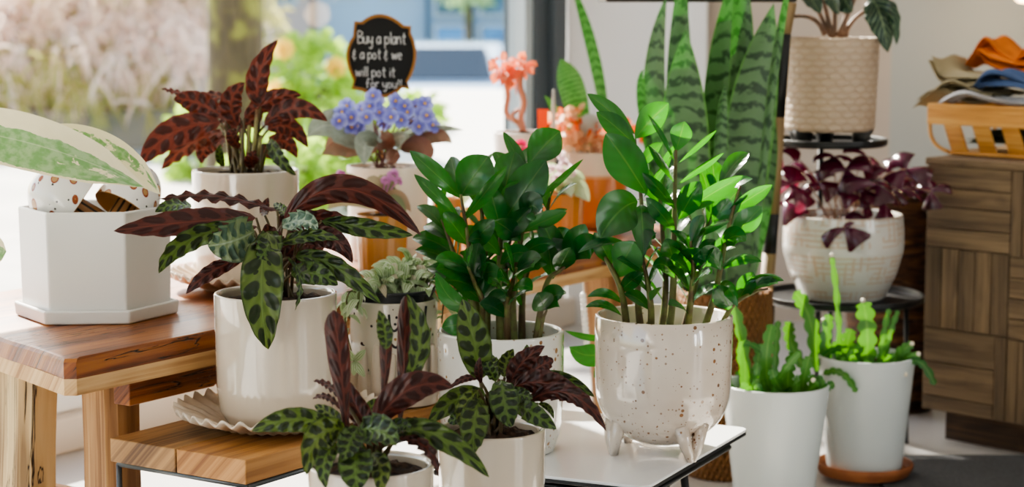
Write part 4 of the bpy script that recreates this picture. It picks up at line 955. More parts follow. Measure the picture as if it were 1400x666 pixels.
# ================================================================== snake plant in a wicker basket, black rack above
c = Vector(P(992, 420, 3.52)); c.z = 0; t = thing('potted_snake_plant', c, 'tall snake plant with dark-banded upright leaves, in a brown wicker basket', 'plant')
m = M('wicker'); u_, v_, _ = m.uv(); w_ = ((u_ * 260 + (v_ * 90).floor() * PI).sin() * ((v_ * 90) * PI).sin().abs()); n_ = m.noise(m.obj(), 30, 3)
mwick = m.bsdf(m.mix(n_, lin('#6b431f'), lin('#a8743c')), .7, m.bump(w_ + n_, 1., .006))
hB = P(992, 398, 3.5).z
pot(t, c, fillet([(0, 0), (.070, 0), (.087, hB * .5), (.083, hB), (.075, hB), (.073, hB - .06), (0, hB - .06)], .006), mwick, 'basket'); soil(t, c + Z * (hB - .05), .071)
mb = MB(); d = 3.52
for b, mi, tp, w, roll, db, dt, tw in [
    ((912, 420), (898, 190), (912, -8), 30, -20, .02, .05, 0), ((922, 420), (930, 200), (934, -60), 34, 12, .04, .06, 0), ((942, 420), (940, 236), (938, 40), 58, 0, -.03, -.04, 0),
    ((990, 420), (986, 190), (1008, -50), 50, 6, .03, .05, 0), ((1016, 420), (1020, 220), (1058, 4), 60, -6, -.03, -.03, 0), ((1000, 300), (1012, 120), (1006, -80), 36, 28, -.01, .0, 80),
    ((976, 330), (984, 220), (992, 116), 20, 30, -.05, -.06, 40), ((1036, 420), (1046, 260), (1050, 122), 22, 20, .02, .03, 0), ((900, 330), (884, 190), (880, 95), 13, 30, .03, .04, 0), ((1046, 260), (1056, 110), (1084, -30), 14, 40, -.06, -.08, 30)]:
    B = c + Vector((W(b[0] - 992, d) * .5, db, hB - .05)); leaf(mb, B, P(*mi, d + (db + dt) / 2), P(*tp, d + dt), W(w * 1.12, d), roll, False, 'snake', 30, 8, .02, 3, .22, 0, tw)
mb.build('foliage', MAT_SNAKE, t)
# black rack: top board and leaning pole legs of wood and black
rk = thing('plant_rack', P(960, 400, 3.5) * Vector((1, 1, 0)), 'rack with a dark top board and wood-and-black pole legs rising behind the snake plant', 'rack')
mpole = wood('pale_pole', '#6d573a', '#927852', '#a58a64', 1, .5)
mb = MB(); zr = P(900, 3, 3.62).z; a_, b_ = P(828, 0, 3.62), P(1090, 0, 3.62); box(mb, (a_.x, 3.62, zr), (b_.x - a_.x, 0, 0), (0, .3, 0), (0, 0, .022)); mb.build('top_board', plain('dark_board', '#2c2723', .5), rk, False, bevel=.003)
def pole(q, dd):
    nm = [(q[i], q[i + 1]) for i in range(len(q) - 1)]
    for i, (a, b) in enumerate(nm):
        mb = MB(); A_, B_ = P(*a, dd), P(*b, dd)
        if i == len(nm) - 1: B_ = B_.copy(); B_.z = 0
        tube(mb, [A_, B_], .0125, 16); mb.build('pole_segment', mpole if i % 2 == 0 else MAT_BLACK, rk)
pole([(1080, 3), (1072, 46), (1064, 160), (1056, 292), (1052, 346), (1030, 620)], 3.60)
pole([(932, 3), (932, 60), (932, 160), (932, 260), (932, 360), (932, 620)], 3.66)
# ================================================================== tiered stand with two black trays
P1, P2 = P(1134, 196, 3.76), P(1151, 408, 3.74)
ts = thing('tiered_plant_stand', Vector((P2.x, P2.y, 0)), 'black metal stand with two round trays one above the other, by the wall', 'stand')
for p, r in ((P1, .108), (P2, .153)):
    mb = MB(); lathe(mb, fillet([(0, 0), (r - .004, 0), (r, .004), (r, .014), (r - .003, .014), (r - .004, .004), (0, .004)], .0015), p - Z * .004, 64); mb.build('tray', MAT_BLACK, ts)
mb = MB(); k = Vector((P1.x, P1.y + .104, 0)); tube(mb, [k, k + Z * P1.z], .006, 10); tube(mb, [k + Z * (P1.z - .006), P1 - Z * .006], .005, 8); mb.build('post', MAT_BLACK, ts)
for a in (168, 12, 90):
    a = math.radians(a); mb = MB(); e = Vector((math.cos(a), math.sin(a), 0)) * .130; q = Vector((P2.x, P2.y, 0)); tube(mb, [q + e * 1.05, q + e + Z * (P2.z - .004)], .0045, 8); mb.build('leg', MAT_BLACK, ts)
# woven-look pot with alocasia
c = P1 + Z * .0005; t = thing('potted_alocasia', c, 'tan woven-texture pot with dark drooping leaves on the upper black tray', 'plant')
m = M('woven_texture_glaze'); u_, v_, _ = m.uv(); rw = (v_ * 84); rowi = rw.floor(); ov = (u_ * 20 + rowi * .5 + (m.noise(m.comb(u_ * 4, v_ * 20), 1, 2)) * .5).fract() - .5; q = (ov / .42).pow(2.) + ((rw.fract() - .5) / .36).pow(2.)
h = q.smooth(1.3, .6); n_ = m.noise(m.obj(), 14, 3); mwov = m.bsdf(m.mix(h, m.mix(n_, lin('#c0aa92'), lin('#b09a83')), m.mix(n_, lin('#c8b6a0'), lin('#b9a58f'))), .5, m.bump(h, .6, .003))
mft = plain('dark_grey_foot', '#4c4a48', .5); Rw = .090; z0 = .024; Hw = .198
pot(t, c, fillet([(0, z0), (Rw * .9, z0), (Rw * .93, z0 + .006), (Rw, Hw), (Rw - .006, Hw), (Rw - .008, Hw - .03), (0, Hw - .03)], .004), mwov)
for a in (-150, -28, 90, 30 + 180 + 0, 0 + 150):
    a = math.radians(a); mb = MB(); e = Vector((math.cos(a), math.sin(a), 0)); tube(mb, [c + e * .060, c + e * .064 + Z * (z0 + .006)], [.014, .021], 12); mb.build('foot', mft, t)
soil(t, c + Z * (Hw - .02), Rw - .008)
m = M('alocasia_leaf'); u_, v_, _ = m.uv(); au = (u_ * 2 - 1).abs(); vn = ((v_ * 9 - au * 2.2).fract() - .5).abs().smooth(.12, .02); vn = m.math('MAXIMUM', vn, au.smooth(.07, .02))
malo = m.bsdf(m.mix(m.back(), m.mix(vn * .8, lin('#20392c'), lin('#7d8f6a')), lin('#3a2c2c')), .35, trans=.12)
mb = MB(); d = 3.76; lv = MB()
for b, mi, tp, in (((1136, 50), (1128, 10), (1110, -40)), ((1140, 50), (1140, 0), (1130, -60)), ((1150, 50), (1156, 10), (1152, -50)), ((1128, 48), (1108, 24), (1074, 26)), ((1156, 50), (1168, 26), (1196, 8)), ((1146, 50), (1172, -10), (1190, -40)), ((1140, 52), (1126, 30), (1112, 0))):
    tube(mb, bez(P(*b, d - .03), P(*mi, d - .02), P(*tp, d), 10), [.005 - .002 * i / 10 for i in range(11)], 8)
mb.build('stem', mottled('alocasia_stalk', '#8a6a54', '#5c4a3c', 30, .5, .1), t)
for b, mi, tp, w, ro in (((1188, -6), (1204, 22), (1214, 72), 40, 20), ((1196, 6), (1216, 16), (1226, 62), 26, -40), ((1132, -50), (1152, -6), (1166, 16), 36, 30), ((1098, -20), (1110, 0), (1122, 18), 26, -20), ((1150, -40), (1140, -10), (1148, 20), 30, 40), ((1190, -40), (1240, -60), (1290, -50), 60, 0), ((1110, -40), (1080, -70), (1040, -70), 60, 0)):
    leaf(lv, P(*b, d - .02), P(*mi, d - .05), P(*tp, d - .07), W(w, d), ro, False, 'cal', 20, 8, .12, 4, .25)
lv.build('foliage', malo, t)
# bowl pot with purple oxalis
c = P2 + Z * .0005; t = thing('potted_oxalis', c, 'white bowl pot with ochre crosshatch strokes and purple triangular leaves on the lower black tray', 'plant')
m = M('crosshatch_glaze'); u_, v_, _ = m.uv(); n1 = m.noise(m.comb(u_ * 14, v_ * 60), 1, 3); n2 = m.noise(m.comb(u_ * 40 + 3, v_ * 14), 1, 3); o_ = m.obj()
hs = ((v_ * 620 + n1 * 4).sin() > .5) * (m.noise(m.comb(u_ * 16 + 9, v_ * 22), 1, 1) > .48); vs_ = ((u_ * 300 + n2 * 4).sin() > .55) * (m.noise(m.comb(u_ * 20, v_ * 30 + 5), 1, 1) > .50)
bd = m.math('MAXIMUM', hs, vs_); band = m.math('MAXIMUM', (v_ < .018 + .085) * (v_ > .085), m.math('MAXIMUM', (v_ > .118) * (v_ < .175), (v_ > .19)))
c_ = m.mix(bd * band * .42, m.mix(m.noise(o_, 8, 3), lin('#dcdad4'), lin('#c8c6c0')), lin('#c08a4a')); mbowl = m.bsdf(c_, .22, m.bump(bd, .1, .002), coat=.4)
Ro = .113; pot(t, c, fillet([(0, 0), (.077, 0), (.081, .007), (.101, .050), (Ro, .094), (Ro, .130), (Ro - .003, .161), (Ro - .011, .161), (Ro - .013, .121), (0, .121)], .008), mbowl); soil(t, c + Z * .143, Ro - .013)
m = M('oxalis_leaf'); u_, v_, _ = m.uv(); i_ = m.island(); moxa = m.bsdf(m.mix(v_ * .6 + i_ * .3, lin('#5a2040'), lin('#221018')), .2, trans=.22, tcol=lin('#a02848'), spec=.8)
mb, lv = MB(), MB(); r = random.Random(31); d = 3.74
for x, y, dd, s in ((1082, 252, -.06, 1.2), (1072, 276, -.04, 1.1), (1157, 232, -.04, 1.1), (1140, 214, .02, .9), (1199, 252, -.08, 1.3), (1238, 232, .0, 1.1), (1186, 214, .05, 1.), (1155, 312, -.115, 1.0), (1226, 258, -.06, 1.1), (1272, 262, -.02, .8), (1068, 206, .0, .8), (1120, 250, .0, .9), (1176, 270, -.06, .9), (1206, 276, -.05, .9), (1250, 246, .03, .9), (1100, 236, .05, .9), (1214, 232, .04, 1.)):
    H_ = P(x, y, d + dd); b = c + Vector((r.uniform(-.03, .03), r.uniform(-.03, .03), .143)); tube(mb, bez(b, (b + H_) / 2 + Z * .03, H_, 8), .0012, 5)
    a0 = r.uniform(0, 6.28); tilt = Vector((r.uniform(-.5, .5), -.45 + r.uniform(-.4, .3), .8)).normalized(); e1 = tilt.orthogonal().normalized(); e2 = tilt.cross(e1)
    for q in range(3):
        a = a0 + q * 2.094; D = e1 * math.cos(a) + e2 * math.sin(a); l = .046 * s; leaf(lv, H_, H_ + D * l * .5 + tilt * .002, H_ + D * l - tilt * .008, l * 1.25, r.uniform(-15, 15), False, 'tri', 10, 6, 0, 1, -.45, nrm=tilt)
mb.build('stem', mottled('oxalis_stalk', '#8a5a5a', '#b09070', 30, .5, .1), t); lv.build('foliage', moxa, t)
# ================================================================== cabinet, baskets, cloths
CR, CB = Vector((.69, -.724, 0)), Vector((.724, .69, 0)); C0 = P(1259, 566, 3.80); C0.z = 0; ZT = P(1275, 215, 3.80).z
cb = thing('patchwork_cabinet', C0, 'rustic cabinet with a patchwork front of weathered planks at the right edge', 'cabinet')
CW, zb = .62, .062
mb = MB(); box(mb, C0 + Z * zb + CB * .012, CR * CW, CB * .42, Z * (ZT - zb - .014)); mb.build('cabinet_body', MAT_DARKW, cb, False)
mb = MB(); box(mb, C0 + Z * (ZT - .014) - CR * .004 - CB * .002, CR * (CW + .008), CB * .44, Z * .014); mb.build('cabinet_top', MAT_PATCH, cb, False, bevel=.003)
mb = MB(); box(mb, C0 + CR * .03 + CB * .04, CR * (CW - .06), CB * .36, Z * zb); mb.build('plinth', MAT_DARKW, cb, False)
mb = MB()
def plk(x0, x1, y0, y1, hz): 
    g = .0008; y0, y1 = [zb + (ZT - .014 - zb) * q for q in (y0, y1)]
    box(mb, C0 + CR * (x0 + g) + Z * (y0 + g) + CB * (rnd.random() * .002), CR * (x1 - x0 - 2 * g), Z * (y1 - y0 - 2 * g), CB * .016, long=0 if hz else 1)
X0, X1, X2 = 0, .185, CW
for y0, y1 in ((.91, 1.), (.835, .91), (.75, .835), (.67, .75)): plk(X0, X1, y0, y1, True)
for i in range(5): plk(X0 + (X1 - X0) * i / 5, X0 + (X1 - X0) * (i + 1) / 5, .34, .67, False)
for y0, y1 in ((.20, .34), (.06, .20), (0, .06)): plk(X0, X1 * .86, y0, y1, True)
plk(X1 * .86, X1, 0, .34, False)
for i in range(4): plk(X1 + .1 * i / 4, X1 + .1 * (i + 1) / 4, .66, 1., False)
for q in range(4): plk(X1, X1 + .2, .335 + .325 * q / 4, .335 + .325 * (q + 1) / 4, True)
for i in range(8): plk(X1 + .2 * i / 8, X1 + .2 * (i + 1) / 8, 0, .335, False)
for q in range(4): plk(X1 + .1, X2, .66 + .34 * q / 4, .66 + .34 * (q + 1) / 4, True)
for i in range(8): plk(X1 + .2 + (X2 - X1 - .2) * i / 8, X1 + .2 + (X2 - X1 - .2) * (i + 1) / 8, 0, .66, False)
mb.build('plank_front', MAT_PATCH, cb, False, bevel=.0012)
# dark twig basket on the floor between stand and cabinet
m = M('twig_weave'); u_, v_, _ = m.uv(); n1 = m.noise(m.comb(u_ * 9, v_ * 110), 1, 4, 1.); mtw = m.bsdf(m.ramp(n1, (.35, lin('#2a1a10')), (.55, lin('#5a3a22')), (.7, lin('#8a6238'))), .8, m.bump(n1, 1., .012))
c = Vector(P(1222, 400, 4.12)); c.z = 0; t = thing('twig_basket', c, 'dark twig-woven basket on the floor behind the bowl pot, left of the cabinet', 'basket'); hz = P(1222, 250, 4.08).z
pot(t, c, fillet([(0, 0), (.085, 0), (.10, hz * .5), (.092, hz), (.084, hz), (.08, .02), (0, .02)], .008), mtw, 'basket_body')
for sx in (-1, 1):
    mb = MB(); tube(mb, bez(c + Vector((sx * .094, -.03, hz - .012)), c + Vector((sx * .116, 0, hz - .004)), c + Vector((sx * .094, .03, hz - .012)), 10), .006, 8); mb.build('handle', mtw, t)
# slatted wooden tray basket
T0 = C0 + CB * .06 - CR * .045 + Z * (ZT + .001); TL, TD, th = .52, .24, .098
bk = thing('slatted_basket', T0, 'honey-coloured wooden slat basket on the cabinet, filled with cloths', 'basket')
mb = MB()
for o, a, b in ((T0, CR * TL, CB * .008), (T0 + CB * (TD - .008), CR * TL, CB * .008), (T0 + CB * .008, CB * (TD - .016), CR * .008), (T0 + CR * (TL - .008) + CB * .008, CB * (TD - .016), CR * .008)): box(mb, o + Z * .058, a, b, Z * .040)
mb.build('rim', MAT_BAMB, bk, False, bevel=.002)
for i, x in enumerate((.038, .102, .166, .230, .294, .358, .422)):
    for o, s_ in ((CB * .0015, 1), (CB * (TD - .0035), -1)):
        mb = MB(); box(mb, T0 + CR * x + o + Z * .058, CR * .037, CB * .004, -Z * .052 + CR * (.006 if x < .25 else -.006) + CB * .02 * s_); mb.build('slat', MAT_BAMB, bk, False)
mb = MB(); box(mb, T0 + CR * .036 + CB * .018, CR * (TL - .072), CB * (TD - .036), Z * .007); mb.build('basket_bottom', MAT_BAMB, bk, False, bevel=.002)
for y in (.006, TD - .012):
    mb = MB(); tube(mb, bez(T0 + CR * .004 + CB * y + Z * .058, T0 + CR * .012 + CB * (y + .002) + Z * .024, T0 + CR * .045 + CB * (y + .004) + Z * .006, 10), .004, 8); mb.build('hoop', MAT_BAMB, bk)
def fabric(name, a, b, sc=400): m = M(name); o = m.obj(); n = m.noise(o, sc, 2); n2 = m.noise(o, 12, 3); return m.bsdf(m.mix(n2, lin(a), lin(b)), .9, m.bump(n, .5, .001))
def cloth(path, wid, off, mat, label, layers=3, thk=.008, seed=0, grp='napkins in the slatted basket'):
    """a folded napkin: stacked rounded layers following a path in cabinet coordinates (x along front, z up)"""
    r = random.Random(seed); pt = lambda x, y, z: T0 + CR * x + CB * y + Z * z
    t = thing('folded_napkin', pt(path[0][0], off, path[0][1]), label, 'napkin', grp); mb = MB(); N, K = 26, 14
    for L in range(layers):
        cu = catmull([Vector((x, 0, z + L * thk * 1.15)) for x, z in path], 7); n = len(cu); vs, fs = [], []; ph = r.random() * 6
        k0 = L * .012 * r.uniform(.4, 1.)
        for side in (1, -1):
            for i in range(n):
                f = i / (n - 1); e = min(1, min(f, 1 - f) * 12) ** .5
                for j in range(K + 1):
                    g = j / K; eg = min(1, min(g, 1 - g) * 9) ** .5
                    zz = cu[i].z + math.sin(f * 7 + ph) * .004 + math.sin(g * 9 + ph + f * 5) * .0035 + side * thk * .5 * min(e, eg)
                    vs.append(pt(cu[i].x + k0, off + (g - .5) * wid + math.sin(f * 4 + ph) * .006, zz))
        for s_ in (0, 1):
            b = s_ * n * (K + 1)
            for i in range(n - 1):
                for j in range(K):
                    q = b + i * (K + 1) + j; F = (q, q + K + 1, q + K + 2, q + 1); fs.append(F if not s_ else F[::-1])
        mb.add(vs, fs)
    mb.build('cloth', mat, t); return t
folive = fabric('olive_linen', '#8f8468', '#b3a684'); forg = fabric('burnt_orange_linen', '#c8641a', '#e08430'); fnavy = fabric('navy_linen', '#34486a', '#48608a'); fdark = fabric('dark_green_linen', '#2c3426', '#505a3e'); fstripe = fabric('pale_blue_linen', '#a8aebc', '#d8d6d2', 90)
cloth([(.05, .022), (.2, .022), (.34, .022), (.44, .022)], .13, .12, fdark, 'dark green folded cloths seen between the basket slats', 8, .0068, 1)
cloth([(-.055, .088), (-.022, .106), (.01, .117), (.06, .109), (.12, .106)], .12, .09, folive, 'olive napkin draped over the left end of the slatted basket', 3, .0075, 2)
cloth([(-.040, .172), (-.024, .156), (.0, .143), (.05, .134), (.12, .130)], .12, .11, folive, 'olive napkin lying on top of the other, its folded tip sticking up', 2, .009, 3)
cloth([(-.015, .160), (.012, .192), (.045, .178), (.10, .158), (.16, .152)], .10, .19, forg, 'burnt orange napkin heaped at the back of the slatted basket', 3, .010, 4)
cloth([(.095, .176), (.115, .190), (.16, .184), (.22, .164)], .09, .19, forg, 'second orange napkin at the right, cut by the photo edge', 2, .010, 5)
cloth([(.02, .106), (.06, .113), (.11, .112), (.22, .108)], .06, .040, fstripe, 'pale blue and white cloth along the front rim of the slatted basket', 1, .008, 6)
cloth([(.085, .128), (.105, .144), (.15, .138), (.22, .124)], .08, .062, fnavy, 'navy cloth at the front right of the slatted basket', 2, .010, 7)
# ================================================================== white pots of fishbone cactus
m = M('cactus_skin'); u_, v_, _ = m.uv(); i_ = m.island(); au = (u_ * 2 - 1).abs(); mcact = m.bsdf(m.mix(au.smooth(.25, .0) * .4, m.mix(i_, lin('#265c30'), lin('#528c3e')), lin('#8fb868')), .35, trans=.16, tcol=lin('#80d420'))
mtip = plain('pale_cactus_tip', '#e4dcc8', .5)
def cactus(c, d, stems, label, tips, Rr=.0855):
    t = thing('potted_cactus', c, label, 'plant', 'white pots of fishbone cactus on the floor'); R_, H_ = Rr, .205
    pot(t, c, fillet([(0, 0), (.062, 0), (.066, .006), (R_, H_), (R_ - .005, H_), (R_ - .008, H_ - .03), (0, H_ - .03)], .004), MAT_WPOT); soil(t, c + Z * (H_ - .022), R_ - .008)
    mb = MB(); r = random.Random(5)
    for b, mi, tp, w, ro, dm, dt in stems:
        B = c + Vector((W(b[0], d) - c.x - W(700, d), dm * .5, H_ - .024)) if False else P(b[0], b[1], d + dm * .5)
        leaf(mb, B, P(*mi, d + dm), P(*tp, d + dt), W(w, d), ro, False, 'cact', 34, 6, 0, 1, .1); a_ = mb.v
    for i in range(46):
        a, q = r.uniform(0, 6.28), r.uniform(.1, .95) ** .6 * (R_ - .012); B = c + Vector((math.cos(a) * q, math.sin(a) * q, H_ - .022)); l = r.uniform(.018, .05)
        D = Vector((math.cos(a) * .5 + r.uniform(-.5, .5), math.sin(a) * .4 + r.uniform(-.4, .4), 1)).normalized(); leaf(mb, B, B + D * l * .5, B + D * l + Vector((r.uniform(-.01, .01), 0, -.004)), r.uniform(.010, .017), r.uniform(-40, 40), False, 'cact', 18, 4, 0, 1, .1)
    mb.build('foliage', mcact, t)
    for x, y, dd in tips:
        mb = MB(); q = P(x, y, d + dd); lathe(mb, [(.0042 * math.sin(f), -.0042 * math.cos(f)) for f in [PI * i / 6 for i in range(7)]], q, 10)
        mb.build('growing_tip', mtip, t)
    return t
cL = P(1060, 540, 3.30); cL.z = .003; cRt = P(1184, 515, 3.48); cRt.z = .0185
def saucer(c, r, label):
    t = thing('terracotta_saucer', c, label, 'saucer', 'terracotta saucers'); mb = MB(); lathe(mb, fillet([(0, 0), (r * .9, 0), (r, .014), (r, .022), (r - .005, .022), (r - .008, .008), (0, .008)], .003), c, 64); mb.build('saucer_body', MAT_TERRA, t)
saucer(cRt - Z * .0085, .086, 'terracotta saucer under the farther white cactus pot')
cactus(cL, 3.30, [
 ((1018, 535), (1016, 470), (1000, 414), 17, 0, .0, .0), ((1052, 535), (1048, 490), (1056, 443), 19, 10, -.03, -.03), ((1078, 535), (1078, 510), (1086, 482), 18, 0, -.04, -.05), ((1096, 538), (1100, 515), (1107, 487), 16, -15, -.05, -.06),
 ((1034, 536), (1034, 515), (1036, 496), 9, 0, -.05, -.05), ((1012, 500), (1016, 470), (1044, 482), 11, 30, -.02, -.03), ((1100, 538), (1110, 530), (1118, 522), 10, 0, -.05, -.06), ((1064, 536), (1070, 510), (1094, 482), 12, 20, -.05, -.06), ((1040, 536), (1036, 500), (1042, 470), 16, -20, .0, .01), ((1060, 536), (1060, 490), (1064, 438), 12, 20, .03, .03), ((1072, 537), (1060, 520), (1056, 505), 14, 0, -.06, -.06)],
 'nearer white pot of fishbone cactus, just right of the footed speckled pot', [(1112, 520, -.055), (1092, 540, -.06), (1034, 530, -.05)], .0905)
cactus(cRt, 3.48, [
 ((1148, 508), (1146, 430), (1137, 349), 9, 0, .0, .0), ((1183, 512), (1186, 460), (1180, 413), 27, 0, -.03, -.03), ((1116, 508), (1108, 440), (1086, 400), 22, 10, .02, .0), ((1203, 512), (1206, 470), (1216, 422), 10, 10, -.03, -.02), ((1208, 500), (1216, 460), (1228, 424), 9, 10, -.02, -.02),
 ((1226, 512), (1254, 494), (1278, 527), 13, 20, -.05, -.06), ((1126, 512), (1150, 510), (1171, 537), 11, 15, -.07, -.09), ((1214, 512), (1226, 488), (1248, 470), 16, -10, -.02, -.03), ((1130, 508), (1128, 470), (1134, 430), 18, 20, .0, .01), ((1160, 512), (1158, 480), (1164, 450), 20, -10, .0, .0), ((1102, 505), (1082, 470), (1080, 440), 18, 0, .04, .04), ((1222, 512), (1240, 496), (1256, 484), 14, 0, -.04, -.05), ((1120, 500), (1140, 478), (1168, 482), 12, 25, -.02, -.03)],
 'farther white pot of fishbone cactus with one tall thin stem, in a terracotta saucer', [(1137, 349, 0), (1247, 470, -.03), (1216, 506, -.06), (1238, 512, -.06), (1170, 514, -.06), (1180, 411, -.03), (1126, 438, .01), (1256, 484, -.05)])
mat_ = thing('floor_mat', (1.0, 3.2, 0), 'dark grey floor mat at the bottom right corner', 'mat'); mb = MB(); e = P(1172, 632, 3.66); box(mb, (e.x, 2.75, .001), (.75, 0, 0), (0, P(1300, 632, 3.64).y - 2.75, 0), (0, 0, .006)); mb.build('mat_pad', mottled('dark_mat', '#57585a', '#48494c', 200, .95, .4), mat_, False, bevel=.002)
# ================================================================== plants at the back of the bench
ZB = .3945
# blue violets
c = P(531, 300, 3.487); c.z = ZB; t = thing('potted_violet', c, 'blue-flowered violet in a tall cream pot on the bench, under the chalkboard sign', 'plant'); d = 3.487
hv = P(531, 226, 3.487).z - ZB; rv = .072
mcream = plain('cream_glaze', '#e3d8c4', .3, coat=.3)
pot(t, c, fillet([(0, 0), (rv * .93, 0), (rv * .94, .022), (rv * .955, .024), (rv, hv), (rv - .004, hv), (rv - .007, hv - .03), (0, hv - .03)], .002), mcream); soil(t, c + Z * (hv - .012), rv - .007)
m = M('violet_leaf'); u_, v_, _ = m.uv(); au = (u_ * 2 - 1).abs(); n_ = m.noise(m.comb(u_ * 6, v_ * 9), 1, 3); mvl = m.bsdf(m.mix(m.back(), m.mix(n_ * .8 + au.smooth(.1, 0) * .4, lin('#66786c'), lin('#c0cbc0')), lin('#8a5a4c')), .5, m.bump(n_, .5, .004), trans=.15, tcol=lin('#90a088'))
lv = MB()
for b, mi, tp, w, ro, un, dm, dt in [((504, 206), (458, 172), (420, 188), 46, 12, 0, -.03, -.06), ((496, 210), (470, 202), (440, 212), 26, 10, 1, .0, -.02), ((510, 205), (500, 196), (498, 226), 34, 0, 0, -.06, -.09), ((540, 200), (586, 178), (634, 178), 14, 30, 0, -.02, -.03), ((540, 206), (588, 186), (618, 196), 24, 10, 1, -.02, -.03), ((546, 205), (575, 200), (590, 218), 28, 0, 1, -.03, -.05),
        ((520, 200), (500, 180), (470, 172), 30, 0, 0, .04, .06), ((530, 205), (540, 190), (560, 186), 26, 20, 0, -.05, -.07), ((525, 210), (535, 215), (540, 224), 26, 0, 1, -.05, -.06), ((505, 200), (470, 190), (444, 204), 28, -20, 1, .02, .03), ((545, 200), (570, 176), (600, 168), 24, 20, 0, .05, .07), ((515, 205), (528, 192), (520, 186), 26, 10, 1, -.05, -.07)]:
    leaf(lv, P(*b, d), P(*mi, d + dm), P(*tp, d + dt), W(w, d), ro, bool(un), 'cal', 16, 6, .12, 3, .2)
lv.build('foliage', mvl, t)
m = M('violet_petal'); u_, v_, _ = m.uv(); i_ = m.island(); mvp = m.bsdf(m.mix(v_.smooth(0, .9), lin('#6a66cc'), m.mix(i_, lin('#8a92ee'), lin('#bcc8fa'))), .6, trans=.35, tcol=lin('#b0b8ff')); myel = plain('yellow_stamen', '#f0c040', .5)
r = random.Random(4); fl = [(180, 215), (225, 215), (265, 200), (235, 180), (255, 165), (150, 200), (130, 240), (200, 243), (278, 232), (212, 190), (165, 180), (245, 150), (142, 225), (180, 245), (310, 190), (340, 180), (378, 180), (402, 172), (330, 222), (360, 228), (408, 210), (425, 238), (385, 243), (312, 165), (300, 215), (350, 200), (392, 205)]
for x, y in fl:
    q = P(400 + x / 2.221, 64 + y / 2.221, d - .02 + r.uniform(-.035, .035)); fc = (Vector((r.uniform(-.5, .5), -1, r.uniform(-.1, .7)))).normalized(); e1 = fc.orthogonal().normalized(); e2 = fc.cross(e1); mb = MB(); a0 = r.random() * 6
    for k in range(5):
        a = a0 + k * 2 * PI / 5; D = e1 * math.cos(a) + e2 * math.sin(a); leaf(mb, q, q + D * .009 + fc * .001, q + D * .0155 + fc * .002, .0145, 0, False, 'round', 7, 4, .1, 2, .1, nrm=fc)
    f = mb.build('flower', mvp, t); mb = MB(); lathe(mb, [(.0028 * math.sin(g), -.0028 * math.cos(g)) for g in [PI * i / 5 for i in range(6)]], q + fc * .002, 8); mb.build('flower_centre', myel, f)
mb = MB()
for x, y in fl[::2]: tube(mb, bez(c + Vector((r.uniform(-.02, .02), r.uniform(-.02, .02), hv - .01)), P(400 + (x + 240) / 2 / 2.221, 60 + (y + 330) / 2 / 2.221, d), P(400 + x / 2.221, 60 + y / 2.221 + 3, d), 6), .0014, 5)
mb.build('stem', plain('violet_stalk', '#7a4a44', .6), t)
# chalkboard sign on a stake in the violet pot
ds = 3.56; t = thing('chalkboard_sign', P(521, 215, ds), 'small black chalkboard sign with gold frame and handwriting, staked above the blue violets', 'sign')
def sp(x, y, off=0): return P(460 + x / 5.123, 10 + y / 5.123, ds + (x - 315) / 5.123 * ds / FP * .25) + Vector((.03, -1, 0)).normalized() * off
def arc(a, m_, b, n=8): return [tuple(v)[:2] for v in bez((*a, 0), (*m_, 0), (*b, 0), n)][:-1]
out = [(126, 96)] + arc((176, 99), (320, 46), (474, 126), 14) + [(474, 126), (526, 130)] + arc((522, 178), (560, 345), (500, 530), 14) + [(500, 530), (516, 574)] + arc((462, 566), (330, 634), (186, 588), 14) + [(186, 588), (106, 570)] + arc((122, 512), (70, 330), (132, 182), 14)
def inset(pl, k): cx, cy = 316, 335; return [(cx + (x - cx) * (1 - k), cy + (y - cy) * (1 - k)) for x, y in pl]
def plate_(mb, pl, o0, o1):
    n = len(pl); vs = [sp(x, y, o0) for x, y in pl] + [sp(x, y, o1) for x, y in pl]
    mb.add(vs, [tuple(range(n)), tuple(range(n, 2 * n))[::-1]] + [(i, n + i, n + (i + 1) % n, (i + 1) % n) for i in range(n)])
mb = MB(); plate_(mb, inset(out, .02), .001, .005); mb.build('board', plain('chalkboard', '#1d1f1f', .85), t, False)
mb = MB(); n = len(out); A_, B_ = out, inset(out, .085); vs = [sp(x, y, .009) for x, y in A_] + [sp(x, y, .009) for x, y in B_] + [sp(x, y, -.001) for x, y in A_] + [sp(x, y, .005) for x, y in B_]
fs = []
for i in range(n):
    k = (i + 1) % n; fs += [(i, n + i, n + k, k), (i, k, 2 * n + k, 2 * n + i), (n + i, 3 * n + i, 3 * n + k, n + k)]
mb.add(vs, fs); mb.build('frame', plain('antique_gold', '#9a6a30', .4, metal=.3), t, False)
mb = MB()
for tx, x0, y0, w_, h in (('Buy a plant', 152, 252, 330, 84), ('& a pot & we', 114, 358, 345, 72), ('will pot it', 136, 482, 272, 70), ('for you!!', 208, 560, 250, 62)):
    x = 0
    for ch in tx: x += ADV.get(ch, .56)
    sx = w_ / (x - .12); write(mb, tx, lambda a, b: sp(x0 + a * sx, y0 - b * h + a * sx * .02, .0062), .0009)
mb.build('chalk_writing', plain('chalk', '#dfe3e4', .9), t)
mb = MB(); tube(mb, [sp(318, 628, .002), sp(318, 1060, .002)], .0025, 8); mb.build('stake', MAT_BAMB, t)
